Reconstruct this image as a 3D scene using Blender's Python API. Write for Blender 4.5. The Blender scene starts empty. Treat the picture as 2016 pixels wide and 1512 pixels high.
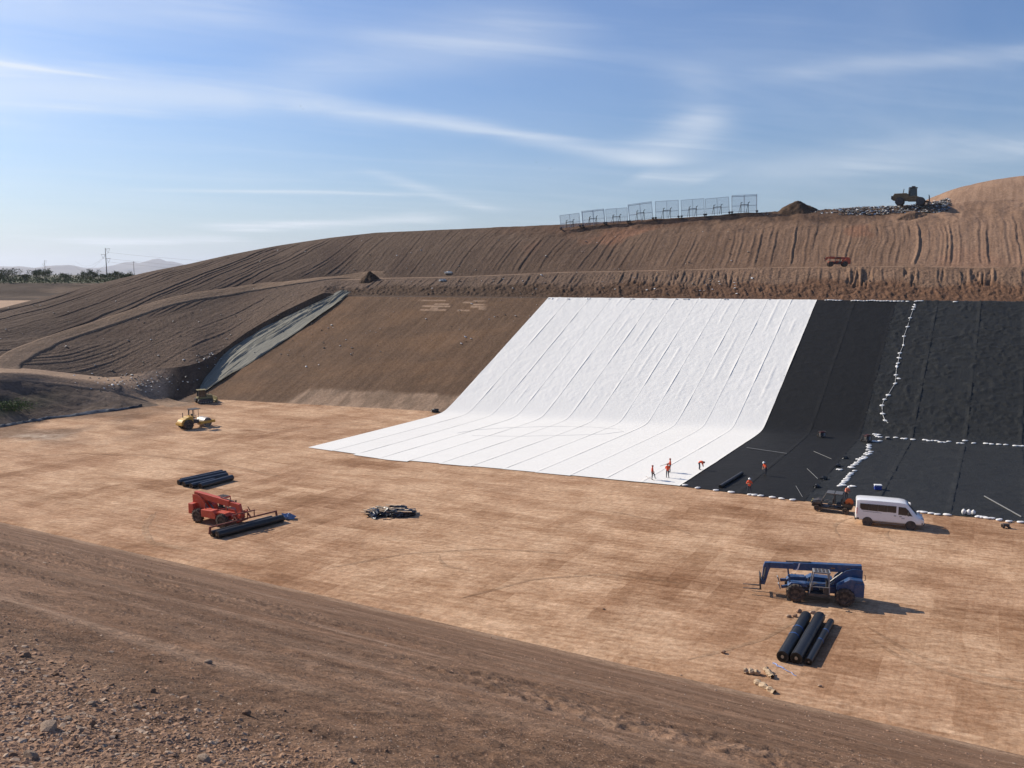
import bpy, bmesh, math, random
import numpy as np
from mathutils import Vector, Matrix

# ------------------------------------------------------------------ camera, sky, sun, exposure
SC = bpy.context.scene
COL = SC.collection
F_PX, H = 1660.0, 24.0
PITCH = math.atan((756 - 540) / F_PX)
cam_d = bpy.data.cameras.new('camera'); cam = bpy.data.objects.new('camera', cam_d); COL.objects.link(cam)
cam.location = (0, 0, H); cam.rotation_euler = (math.pi / 2 - PITCH, 0, 0)
cam_d.sensor_width = 36.0; cam_d.lens = F_PX / 2016 * 36.0
cam_d.clip_start = 0.1; cam_d.clip_end = 60000
SC.camera = cam
SUN_EL = math.radians(33.0)
SUN_AZ = math.radians(-62.0)          # measured from +Y towards +X: the sun stands left, ahead of the camera
sun_dir = Vector((math.sin(SUN_AZ) * math.cos(SUN_EL), math.cos(SUN_AZ) * math.cos(SUN_EL), math.sin(SUN_EL)))
sd = bpy.data.lights.new('sun', 'SUN'); sd.energy = 4.8; sd.angle = math.radians(0.53); sd.color = (1.0, 0.905, 0.775)
so = bpy.data.objects.new('sun', sd); COL.objects.link(so)
so.rotation_euler = sun_dir.to_track_quat('Z', 'Y').to_euler(); so.location = (-60, 40, 90)

def nd(nt, t, ins=None, **kw):
    n = nt.nodes.new(t)
    for k, v in kw.items(): setattr(n, k, v)
    for k, v in (ins or {}).items():
        s = n.inputs[k]
        if isinstance(v, bpy.types.NodeSocket): nt.links.new(v, s)
        elif isinstance(v, bpy.types.Node): nt.links.new(v.outputs[0], s)
        else: s.default_value = v
    return n
def mth(nt, op, a, b=0.0, c=None, clamp=False):
    ins = {0: a, 1: b}
    if c is not None: ins[2] = c
    n = nd(nt, 'ShaderNodeMath', ins, operation=op); n.use_clamp = clamp
    return n.outputs[0]
def mixc(nt, fac, a, b, mode='MIX'):
    n = nd(nt, 'ShaderNodeMix', data_type='RGBA', blend_type=mode)
    for s, v in ((0, fac), (6, a), (7, b)):
        if isinstance(v, bpy.types.NodeSocket): nt.links.new(v, n.inputs[s])
        else: n.inputs[s].default_value = v if s == 0 or len(v) == 4 else (*v, 1)
    return n.outputs[2]
def ramp(nt, fac, stops):
    n = nd(nt, 'ShaderNodeValToRGB', {0: fac}); e = n.color_ramp.elements
    while len(e) < len(stops): e.new(0.5)
    for k, (p, c) in enumerate(stops):
        e[k].position = p; e[k].color = (c, c, c, 1) if not hasattr(c, '__len__') else (*c, 1)
    return n.outputs[0]

W = bpy.data.worlds.new('World'); SC.world = W; W.use_nodes = True
wn = W.node_tree; wn.nodes.clear()
sky = nd(wn, 'ShaderNodeTexSky', sky_type='NISHITA', sun_disc=False)
sky.sun_elevation = SUN_EL; sky.sun_rotation = SUN_AZ; sky.altitude = 300; sky.air_density = 1.25; sky.dust_density = 1.2; sky.ozone_density = 2.6
gen = nd(wn, 'ShaderNodeTexCoord').outputs['Generated']
sp = nd(wn, 'ShaderNodeSeparateXYZ', {0: gen})
zc = mth(wn, 'ADD', mth(wn, 'MAXIMUM', sp.outputs[2], 0.0), 0.045)
px = mth(wn, 'DIVIDE', sp.outputs[0], zc); py = mth(wn, 'DIVIDE', sp.outputs[1], zc)     # point on a high cloud sheet, km-like units
pl = nd(wn, 'ShaderNodeCombineXYZ', {0: px, 1: py, 2: 0.0}).outputs[0]
def cirrus(rot, sc, stretch, seed, det=5, dist=0.6):
    m = nd(wn, 'ShaderNodeMapping', {0: pl, 'Location': (seed, seed * 1.7, 0), 'Rotation': (0, 0, rot), 'Scale': (1 / sc, 1 / (sc * stretch), 1)}, vector_type='TEXTURE')
    return nd(wn, 'ShaderNodeTexNoise', {'Vector': m, 'Scale': 1.0, 'Detail': det, 'Roughness': 0.56, 'Distortion': dist}).outputs[0]
WV = nd(wn, 'ShaderNodeTexNoise', {'Vector': pl, 'Scale': 0.8, 'Detail': 4.0, 'Roughness': 0.6}).outputs[0]
def band(ax, ay, bx, by, w0, w1, soft=1.0):
    # long cloud streak between two points of the cloud sheet: w0 / w1 are its half-widths at the two ends
    L = math.hypot(bx - ax, by - ay); tx, ty = (bx - ax) / L, (by - ay) / L
    wv = WV
    dx = mth(wn, 'SUBTRACT', px, ax); dy = mth(wn, 'SUBTRACT', py, ay)
    s = mth(wn, 'DIVIDE', mth(wn, 'ADD', mth(wn, 'MULTIPLY', dx, tx), mth(wn, 'MULTIPLY', dy, ty)), L)
    d = mth(wn, 'ADD', mth(wn, 'MULTIPLY', dx, -ty), mth(wn, 'MULTIPLY', dy, tx))
    w = mth(wn, 'ADD', mth(wn, 'MULTIPLY', s, w1 - w0), w0)
    d = mth(wn, 'ADD', d, mth(wn, 'MULTIPLY', mth(wn, 'SUBTRACT', wv, 0.5), mth(wn, 'MULTIPLY', w, 1.6 * soft)))
    d = mth(wn, 'DIVIDE', d, w)
    g = mth(wn, 'EXPONENT', mth(wn, 'MULTIPLY', mth(wn, 'MULTIPLY', d, d), -1.0))
    e = mth(wn, 'MULTIPLY', mth(wn, 'SMOOTH_MIN', mth(wn, 'MULTIPLY', s, 6.0), mth(wn, 'MULTIPLY', mth(wn, 'SUBTRACT', 1.0, s), 6.0), 0.3), 1.0, clamp=True)
    return mth(wn, 'MULTIPLY', g, e)
def sheet(u, v):                                      # direction of a sky point -> its place on the cloud sheet
    dx, dy = (u - 1008) / F_PX, -(v - 756) / F_PX
    r = Vector((dx, math.cos(PITCH) + dy * math.sin(PITCH), -math.sin(PITCH) + dy * math.cos(PITCH))).normalized()
    return r.x / (max(r.z, 0) + 0.045), r.y / (max(r.z, 0) + 0.045)
veil = ramp(wn, cirrus(0.9, 0.30, 2.2, 3.1), [(0.40, 0.0), (0.74, 0.55)])
fib = ramp(wn, cirrus(0.35, 0.55, 3.4, 11.0, 7, 1.0), [(0.46, 0.0), (0.80, 0.5)])
BANDS = [((-500, 165), (640, 200), 0.72, 0.20, .95), ((-300, 88), (260, 160), 0.050, 0.022, .55), ((520, 186), (1030, 268), 0.20, 0.13, .62), ((960, 256), (1340, 328), 0.13, 0.20, .60),
         ((480, 180), (1180, 30), 0.20, 0.34, .42), ((1270, 330), (1400, 205), 0.36, 0.10, .55), ((1392, 310), (1350, 110), 0.20, 0.10, .16), ((1240, 345), (1420, 350), 0.45, 0.40, .40), ((700, 328), (985, 422), 0.10, 0.16, .40),
         ((220, 373), (880, 385), 0.13, 0.10, .50), ((380, 452), (930, 427), 0.42, 0.36, .95), ((120, 480), (500, 468), 0.60, 0.50, .90), ((1390, 350), (2500, 245), 0.55, 0.50, .45), ((1450, 152), (2500, 70), 0.12, 0.16, .30), ((-400, 30), (560, -30), 0.28, 0.40, .42)]
tot = mth(wn, 'ADD', mth(wn, 'MULTIPLY', veil, 0.20), mth(wn, 'MULTIPLY', fib, 0.25))
for (a, b, w0, w1, k) in BANDS:
    A, B = sheet(*a), sheet(*b)
    bnd = band(*A, *B, w0, w1)
    tot = mth(wn, 'ADD', tot, mth(wn, 'MULTIPLY', bnd, mth(wn, 'MULTIPLY', mth(wn, 'ADD', 0.50, mth(wn, 'MULTIPLY', fib, 1.1)), k)))
tot = mth(wn, 'MINIMUM', tot, 0.82)
tot = mth(wn, 'MULTIPLY', tot, mth(wn, 'MULTIPLY', sp.outputs[2], 30.0, clamp=True))
hz = mth(wn, 'POWER', mth(wn, 'SUBTRACT', 1.0, mth(wn, 'MULTIPLY', mth(wn, 'ABSOLUTE', sp.outputs[2]), 2.6), clamp=True), 4.0)
skyc = mixc(wn, 1.0, sky.outputs[0], (0.75, 0.955, 1.34), 'MULTIPLY')
skyc = mixc(wn, mth(wn, 'MULTIPLY', hz, 0.45), skyc, (7.4, 8.6, 10.0))
skyc = mixc(wn, tot, skyc, (9.4, 10.0, 10.8))
bg = nd(wn, 'ShaderNodeBackground', {0: skyc, 1: 0.071})
nd(wn, 'ShaderNodeOutputWorld', {0: bg})
SC.view_settings.view_transform = 'Standard'; SC.view_settings.look = 'None'
SC.view_settings.exposure = 0.33; SC.view_settings.gamma = 1.0; SC.view_settings.use_curve_mapping = False
W.cycles.sampling_method = 'MANUAL'; W.cycles.sample_map_resolution = 256
SC.cycles.use_denoising = True
SC.cycles.max_bounces = 6; SC.cycles.volume_bounces = 0
SC.cycles.caustics_reflective = False; SC.cycles.caustics_refractive = False

# ------------------------------------------------------------------ helpers: photo directions, noise, meshes
CP, SP = math.cos(PITCH), math.sin(PITCH)
def ray(u, v):
    dx, dy = (u - 1008) / F_PX, -(v - 756) / F_PX
    return np.array([dx, CP + dy * SP, -SP + dy * CP])
def at(u, v, z=0.0):                                   # where a photo direction meets the level z
    d = ray(u, v); return np.array([0, 0, H]) + (z - H) / d[2] * d
def aty(u, v, y):                                      # a photo direction at depth y
    d = ray(u, v); return np.array([0, 0, H]) + y / d[1] * d
def _h(ix, iy, s):
    n = (ix.astype(np.int64) * 374761393 + iy.astype(np.int64) * 668265263 + s * 974634541) & 0xFFFFFFFF
    n = ((n ^ (n >> 13)) * 1274126177) & 0xFFFFFFFF
    n = (n ^ (n >> 16)) & 0xFFFF
    return n.astype(np.float32) / 65535.0
def vn(x, y, s=0):
    x = np.asarray(x, float); y = np.asarray(y, float)
    x, y = np.broadcast_arrays(x, y)
    xi, yi = np.floor(x), np.floor(y); fx, fy = x - xi, y - yi
    fx = fx * fx * fx * (fx * (fx * 6 - 15) + 10); fy = fy * fy * fy * (fy * (fy * 6 - 15) + 10)
    xi = xi.astype(np.int64); yi = yi.astype(np.int64)
    a, b, c, d = _h(xi, yi, s), _h(xi + 1, yi, s), _h(xi, yi + 1, s), _h(xi + 1, yi + 1, s)
    return (a * (1 - fx) + b * fx) * (1 - fy) + (c * (1 - fx) + d * fx) * fy
def fbm(x, y, o=4, s=0, g=0.5):
    t, a, w = 0, 1.0, 0
    for k in range(o):
        t = t + a * vn(x * 2 ** k + 17.3 * k, y * 2 ** k - 9.1 * k, s + k); w += a; a *= g
    return t / w
def sstep(a, b, x): t = np.clip((x - a) / (b - a), 0, 1); return t * t * (3 - 2 * t)

MATS = {}
def pmat(name, col, rough=0.6, metal=0.0, spec=0.5, noise=0.0, nscale=6.0, bump=0.0, coat=0.0, dirt=0.0):
    """plain procedural paint / plastic / metal: base colour with noise wear, optional dust and fine relief"""
    if name in MATS: return MATS[name]
    m = bpy.data.materials.new(name); m.use_nodes = True; nt = m.node_tree; b = nt.nodes['Principled BSDF']
    b.inputs['Roughness'].default_value = rough; b.inputs['Metallic'].default_value = metal
    b.inputs['Specular IOR Level'].default_value = spec; b.inputs['Coat Weight'].default_value = coat
    tc = nd(nt, 'ShaderNodeTexCoord').outputs['Object']
    nz = nd(nt, 'ShaderNodeTexNoise', {'Vector': tc, 'Scale': nscale, 'Detail': 5.0, 'Roughness': 0.6}).outputs[0]
    c = mixc(nt, nz, tuple(v * (1 - noise) for v in col), tuple(min(1, v * (1 + noise)) for v in col))
    if dirt:
        d = ramp(nt, nd(nt, 'ShaderNodeTexNoise', {'Vector': tc, 'Scale': nscale * 0.45, 'Detail': 6.0, 'Roughness': 0.65}).outputs[0], [(0.42, 0.0), (0.72, 1.0)])
        c = mixc(nt, mth(nt, 'MULTIPLY', d, dirt), c, (0.36, 0.25, 0.17))
    nt.links.new(c, b.inputs['Base Color'])
    if bump: nd_b = nd(nt, 'ShaderNodeBump', {'Height': nz, 'Distance': bump, 'Strength': 1.0}); nt.links.new(nd_b.outputs[0], b.inputs['Normal'])
    MATS[name] = m; return m

def mesh_np(name, V, Q, mat, smooth=True, col=None, tris=None):
    me = bpy.data.meshes.new(name)
    V = np.asarray(V, np.float32).reshape(-1, 3); Q = np.asarray(Q, np.int32)
    k = Q.shape[1]
    me.vertices.add(len(V)); me.vertices.foreach_set('co', V.ravel())
    me.loops.add(Q.size); me.loops.foreach_set('vertex_index', Q.ravel())
    me.polygons.add(len(Q)); me.polygons.foreach_set('loop_start', np.arange(0, Q.size, k, dtype=np.int32))
    me.polygons.foreach_set('use_smooth', np.full(len(Q), smooth))
    me.update(calc_edges=True)
    if col is not None:
        at_ = me.color_attributes.new('Col', 'FLOAT_COLOR', 'POINT')
        c4 = np.ones((len(V), 4), np.float32); c4[:, :3] = col; at_.data.foreach_set('color', c4.ravel())
    me.materials.append(mat)
    return me
def link(name, me, parent=None, **props):
    o = bpy.data.objects.new(name, me); COL.objects.link(o)
    if parent is not None: o.parent = parent
    for k, v in props.items(): o[k] = v
    return o
def grid_faces(nr, nc):
    i = np.arange(nr * nc, dtype=np.int32).reshape(nr, nc)
    return np.stack([i[:-1, :-1].ravel(), i[:-1, 1:].ravel(), i[1:, 1:].ravel(), i[1:, :-1].ravel()], 1)
def tag(o, label, cat, group=None):
    o['label'] = label; o['category'] = cat
    if group: o['group'] = group
    return o
def thing(name, label, cat, loc=(0, 0, 0), rz=0.0, group=None, rot=None):
    o = bpy.data.objects.new(name, None); COL.objects.link(o); o.empty_display_size = 0.2
    o.location = loc; o.rotation_euler = rot if rot else (0, 0, rz)
    return tag(o, label, cat, group)

class MB:
    """collects boxes, bars, tubes, lathes and prisms; build() links them as ONE mesh object"""
    def __init__(s): s.v = []; s.f = []
    def add(s, V, F):
        n = len(s.v); s.v += [tuple(map(float, p)) for p in V]; s.f += [tuple(i + n for i in f) for f in F]; return s
    def box(s, c, d, rot=None, taper=1.0):
        hx, hy, hz = d[0] / 2, d[1] / 2, d[2] / 2; P = []
        for z, k in ((-hz, 1), (hz, taper)):
            for x, y in ((-hx, -hy), (hx, -hy), (hx, hy), (-hx, hy)): P.append(Vector((x * k, y * k, z)))
        if rot is not None:
            M = rot if isinstance(rot, Matrix) else Matrix.Rotation(rot, 3, 'Z'); P = [M @ p for p in P]
        c = Vector(c); return s.add([p + c for p in P], [(3, 2, 1, 0), (4, 5, 6, 7), (0, 1, 5, 4), (1, 2, 6, 5), (2, 3, 7, 6), (3, 0, 4, 7)])
    def bar(s, a, b, w, h=None, up=(0, 0, 1)):
        a, b = Vector(a), Vector(b); d = (b - a); L = d.length; d.normalize(); up = Vector(up)
        if abs(d.dot(up)) > 0.97: up = Vector((1, 0, 0))
        x = d; y = up.cross(x).normalized(); z = x.cross(y); h = h or w
        return s.box((a + b) / 2, (L, w, h), Matrix((x, y, z)).transposed())
    def tube(s, pts, r, n=8, caps=True):
        pts = [Vector(p) for p in pts]; R = r if hasattr(r, '__len__') else [r] * len(pts); base = len(s.v); ref = None
        for k, p in enumerate(pts):
            d = (pts[min(k + 1, len(pts) - 1)] - pts[max(k - 1, 0)]).normalized()
            if ref is None: ref = Vector((0, 0, 1)) if abs(d.z) < 0.9 else Vector((1, 0, 0))
            u = (ref - d * ref.dot(d)).normalized(); ref = u; w = d.cross(u)
            for j in range(n):
                t = 2 * math.pi * j / n; s.v.append(tuple(p + (u * math.cos(t) + w * math.sin(t)) * R[k]))
        for k in range(len(pts) - 1):
            for j in range(n):
                a, b = base + k * n + j, base + k * n + (j + 1) % n; s.f.append((a, b, b + n, a + n))
        if caps: s.f.append(tuple(base + j for j in reversed(range(n)))); s.f.append(tuple(base + (len(pts) - 1) * n + j for j in range(n)))
        return s
    def lathe(s, prof, c=(0, 0, 0), axis='Y', n=24):
        base = len(s.v); c = Vector(c)
        for (h, r) in prof:
            for j in range(n):
                t = 2 * math.pi * j / n; a, b = r * math.cos(t), r * math.sin(t)
                s.v.append(tuple(c + Vector({'Y': (a, h, b), 'X': (h, a, b), 'Z': (a, b, h)}[axis])))
        for k in range(len(prof) - 1):
            for j in range(n):
                a, b = base + k * n + j, base + k * n + (j + 1) % n; s.f.append((a, b, b + n, a + n))
        s.f.append(tuple(base + j for j in range(n))); s.f.append(tuple(base + (len(prof) - 1) * n + j for j in reversed(range(n))))
        return s
    def prism(s, poly, y0, y1, y0b=None, y1b=None):       # polygon in xz, extruded along y
        n = len(poly); V = [(x, y0, z) for x, z in poly] + [(x, y1, z) for x, z in poly]
        return s.add(V, [tuple(range(n)), tuple(reversed(range(n, 2 * n)))] + [(j, n + j, n + (j + 1) % n, (j + 1) % n) for j in range(n)])
    def build(s, name, mat, parent=None, bevel=0.0, smooth=False, seg=2, **props):
        me = bpy.data.meshes.new(name); bm = bmesh.new(); vs = [bm.verts.new(p) for p in s.v]
        for f in s.f:
            try: bm.faces.new([vs[i] for i in f])
            except ValueError: pass
        bmesh.ops.recalc_face_normals(bm, faces=bm.faces)
        if bevel: 
            ed = [e for e in bm.edges if len(e.link_faces) == 2 and e.calc_face_angle(0) > 0.5]
            bmesh.ops.bevel(bm, geom=ed, offset=bevel, segments=seg, affect='EDGES', clamp_overlap=True, profile=0.6)
        bm.to_mesh(me); bm.free()
        if smooth: me.shade_smooth(); me.set_sharp_from_angle(angle=math.radians(38))
        me.materials.append(mat)
        return link(name, me, parent, **props)
def copy_tree(o, parent=None):
    c = o.copy(); COL.objects.link(c); c.parent = parent
    for ch in list(o.children): copy_tree(ch, c)
    return c

# ------------------------------------------------------------------ lie of the land
AZN = math.radians(18.29)                               # uphill direction of the lined slope
NX, NY = math.sin(AZN), math.cos(AZN)
Q0, QTOP, ZTOP = 133.1, 38.0, 19.0                      # toe, plan length and height of the 2:1 slope
AZS = math.radians(30.0); SX, SY = math.sin(AZS), math.cos(AZS)   # the liner panels run this way
AZR = math.radians(28.0); RX, RY = math.sin(AZR), math.cos(AZR); WTOE = 46.3   # bank under the camera
def zcut(x, y):                                         # floor + far slope, with a rounded toe
    dq = x * NX + y * NY - Q0; k = 1.6
    return 0.25 * (dq + np.sqrt(dq * dq + k * k))
LF_E = [-83.2, -82.1, -67.6, -49, -30.8, -15.9, 3.3, 40]; LF_L = [85.9, 85.7, 85.5, 88.4, 90.8, 91.2, 93.8, 98.5]   # front edge of the liner
def el(x, y): return x * SY - y * SX, x * SX + y * SY
def xy(e, l): return e * SY + l * SX, -e * SX + l * SY
E0, E1, E2 = -82.3, -30.6, 24.3                          # white fabric from E0 to E1, black liner from E1 to E2
def bed(x, y):                                          # the liner lies in a shallow bed
    e, l = el(x, y); lf = np.interp(e, LF_E, LF_L)
    return 0.16 * sstep(E0 + .5, E0 + 1.5, e) * sstep(lf + .5, lf + 1.6, l)
def zliner(x, y): return np.minimum(zcut(x, y), ZTOP + 0.1)
def znear(x, y):
    w = x * RX + y * RY; k = 0.8
    d = (WTOE - w) / 2
    z = 0.5 * (d + np.sqrt(d * d + k * k))
    d = 22.4 - z
    return 22.4 - 0.5 * (d + np.sqrt(d * d + 0.12))
def aline(pts):                                         # [(x,y,z)] -> interpolators over a = x / y
    P = np.array(pts, float); a = P[:, 0] / P[:, 1]; o = np.argsort(a); P = P[o]; a = a[o]
    return lambda q: (np.interp(q, a, P[:, 1]), np.interp(q, a, P[:, 2]))
def on_cut(u, v):
    r = ray(u, v); k = (-0.5 * Q0 - H) / (r[2] - 0.5 * (r[0] * NX + r[1] * NY)); return np.array([0, 0, H]) + k * r
phi_in = np.arange(-33.5, 33.51, 0.062)
phi = np.radians(np.concatenate([np.linspace(-42, -33.8, 28), phi_in, np.linspace(33.8, 42, 28)]))
A = np.tan(phi); NC = len(A)
# the lines where the land breaks, each as depth y and height z over a
Y0 = WTOE / (RX * A + RY); Z0 = np.zeros(NC)
ftoe = Q0 / (NX * A + NY)
L1 = aline([(-0.9 * 116, 116, 0), at(-150, 852), at(0, 836), at(130, 820), at(230, 808), at(300, 800), at(360, 795), at(420, 790)])
Y1 = np.where(A > -0.358, ftoe, np.minimum(L1(A)[0], ftoe)); Z1 = np.zeros(NC)
top_l = on_cut(690, 576)
P2 = [(-0.9 * 131, 131, 8.5), aty(-150, 735, 138), aty(0, 735, 146), aty(60, 735, 150), aty(115, 743, 153), aty(180, 750, 155.5), aty(235, 758, 157), aty(270, 776, 158), aty(300, 791, 159), aty(345, 789, 161.5),
      on_cut(385, 776), on_cut(405, 745), on_cut(440, 703), on_cut(480, 671), on_cut(560, 626), on_cut(640, 588)]
L2 = aline(P2); a2 = -0.196
ytop = (Q0 + QTOP) / (NX * A + NY)
yk = L2(np.minimum(A, a2))[0]
Y2 = np.where(A > a2, ytop, np.minimum(yk, ytop)); Z2 = np.where(A > a2, ZTOP, np.minimum(L2(np.minimum(A, a2))[1], ZTOP))
wl = sstep(-0.40, -0.365, A) * (1 - sstep(a2 - .03, a2 + .01, A))          # soil step above the tarp
wr = sstep(a2 - .03, a2 + .02, A)                                          # bench on top of the lined slope
wb = 1 - sstep(-0.425, -0.385, A)                                          # road on the left bank
Y3 = Y2 + 0.7 * wl + 3.0 * wr + 6.5 * wb; Z3 = Z2 + 1.5 * wl + 0.15 * wr + 0.25 * wb
bmp = np.interp(A, [-.50, -.47, -.445, -.42, -.39, -.365, -.345, -.32, -.30], [0, 3.8, 4.8, 5.4, 5.9, 6.6, 7.4, 8.0, 0]); wbm = sstep(-.46, -.43, A) * (1 - sstep(-.40, -.33, A))
Z3 = np.maximum(Z3, bmp); Y3 = Y3 + 3.2 * wbm * (1 - wb)
P6 = [(-0.9 * 148, 148, 13), aty(-250, 660, 165), aty(0, 607, 189), aty(100, 582, 197), aty(200, 557, 205), aty(300, 533.5, 212), aty(370, 520, 219), aty(450, 502, 227), aty(550, 483, 235),
      aty(650, 468, 236), aty(740, 458, 234), aty(900, 451, 226), aty(1100, 442, 217), aty(1300, 431, 210), aty(1490, 418, 205), aty(1600, 414, 203), aty(1760, 410, 200), aty(1840, 407, 198), aty(1900, 398, 198), aty(2016, 391, 196), aty(2300, 384, 188), (0.9 * 180, 180, 43)]
L6 = aline(P6); Y6, Z6 = L6(A)
P4 = [aty(u, v, (Q0 + 50.5) / (NX * (u - 1008) / F_PX + NY)) for u, v in ((640, 556), (690, 553), (740, 549), (900, 546), (1100, 537), (1300, 533), (1500, 528), (1700, 525), (2016, 527), (2400, 527))]
L4 = aline(P4); y4r, z4r = L4(A)
w4 = sstep(-0.33, -0.15, A)
Y4 = y4r * w4 + (Y3 + 0.30 * (Y6 - Y3)) * (1 - w4); Z4 = z4r * w4 + (Z3 + 0.30 * (Z6 - Z3)) * (1 - w4)
Y5 = (Y4 + 6.5) * w4 + (Y3 + 0.42 * (Y6 - Y3)) * (1 - w4); Z5 = (Z4 + 0.15) * w4 + (Z3 + 0.42 * (Z6 - Z3)) * (1 - w4)
wv_ = np.exp(-((A + 0.43) / 0.075) ** 2)
Z4 = Z4 + wv_ * 0.05 * (Z6 - Z3); Z5 = Z5 + wv_ * 0.06 * (Z6 - Z3)
P7 = [(-0.9 * 200, 200, 12.3), aty(0, 620, 235), aty(100, 610, 245), aty(370, 560, 280), aty(560, 510, 285), aty(740, 474, 280), aty(1100, 456, 262), aty(1500, 430, 250), aty(1790, 410, 246), aty(1835, 388, 244), aty(1870, 377, 244), aty(1900, 369, 244), aty(1960, 356.5, 244), aty(2016, 349, 244), aty(2150, 340, 240), (0.9 * 215, 215, 58)]
L7 = aline(P7); Y7, Z7 = L7(A); Z7 = np.where(A < -0.36, np.minimum(Z7, 12.6), Z7)
Y8 = np.full(NC, 350.0); Z8 = 13.3 + 12 * sstep(-0.38, -0.1, A)
Y9 = np.full(NC, 392.0); Z9 = np.full(NC, 20.0)
def sm(v, n=9):                                        # keep the break lines from kinking
    kf = np.hanning(n + 2)[1:-1]; kf /= kf.sum(); return np.convolve(np.pad(v, n // 2, mode='edge'), kf, 'valid')
wsm = 1 - sstep(-.33, -.29, A)
Y3 = Y3 * (1 - wsm) + sm(Y3, 61) * wsm; Z3 = Z3 * (1 - wsm) + sm(Z3, 61) * wsm
wl4 = 1 - sstep(-.24, -.18, A)
Y4, Z4, Y5, Z5 = [q * (1 - wl4) + sm(q, 141) * wl4 for q in (Y4, Z4, Y5, Z5)]
Y3, Z3, Y4, Z4, Y5, Z5, Y6, Z6, Y7, Z7 = [sm(q, 15) for q in (Y3, Z3, Y4, Z4, Y5, Z5, Y6, Z6, Y7, Z7)]
YK = [Y0, Y1, Y2, Y3, Y4, Y5, Y6, Y7, Y8, Y9]; ZK = [Z0, Z1, Z2, Z3, Z4, Z5, Z6, Z7, Z8, Z9]

def tracks(x, y, az, sp, seed, amp=1.0):
    """uneven dozer ridges running in plan direction az, about sp metres apart"""
    c = x * math.cos(az) - y * math.sin(az); l = x * math.sin(az) + y * math.cos(az)
    c = c + 5.0 * (fbm(x / 30, y / 30, 2, seed) - 0.5) + 0.9 * (fbm(x / 6, y / 6, 2, seed + 5) - 0.5)
    h = 0
    for m, (s_, a_) in enumerate(((sp, 1.0), (sp * 0.37, 0.45))):
        cc = c / s_; i = np.floor(cc); f = cc - i
        ii = i.astype(np.int64); pos = 0.25 + 0.5 * _h(ii, ii * 0 + 3 + m, seed)
        st = _h(ii, ii * 0 + 11 + m, seed)
        d = (f - pos) * s_
        g = np.exp(-(d / 0.20) ** 2) - 0.6 * np.exp(-((d - 0.42) / 0.24) ** 2)
        br = sstep(0.18, 0.55, vn(l / 14 + 31 * st, i * 0.7, seed + 9 + m))
        h = h + a_ * g * (0.25 + 0.75 * st) * br
    return h * amp
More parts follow.
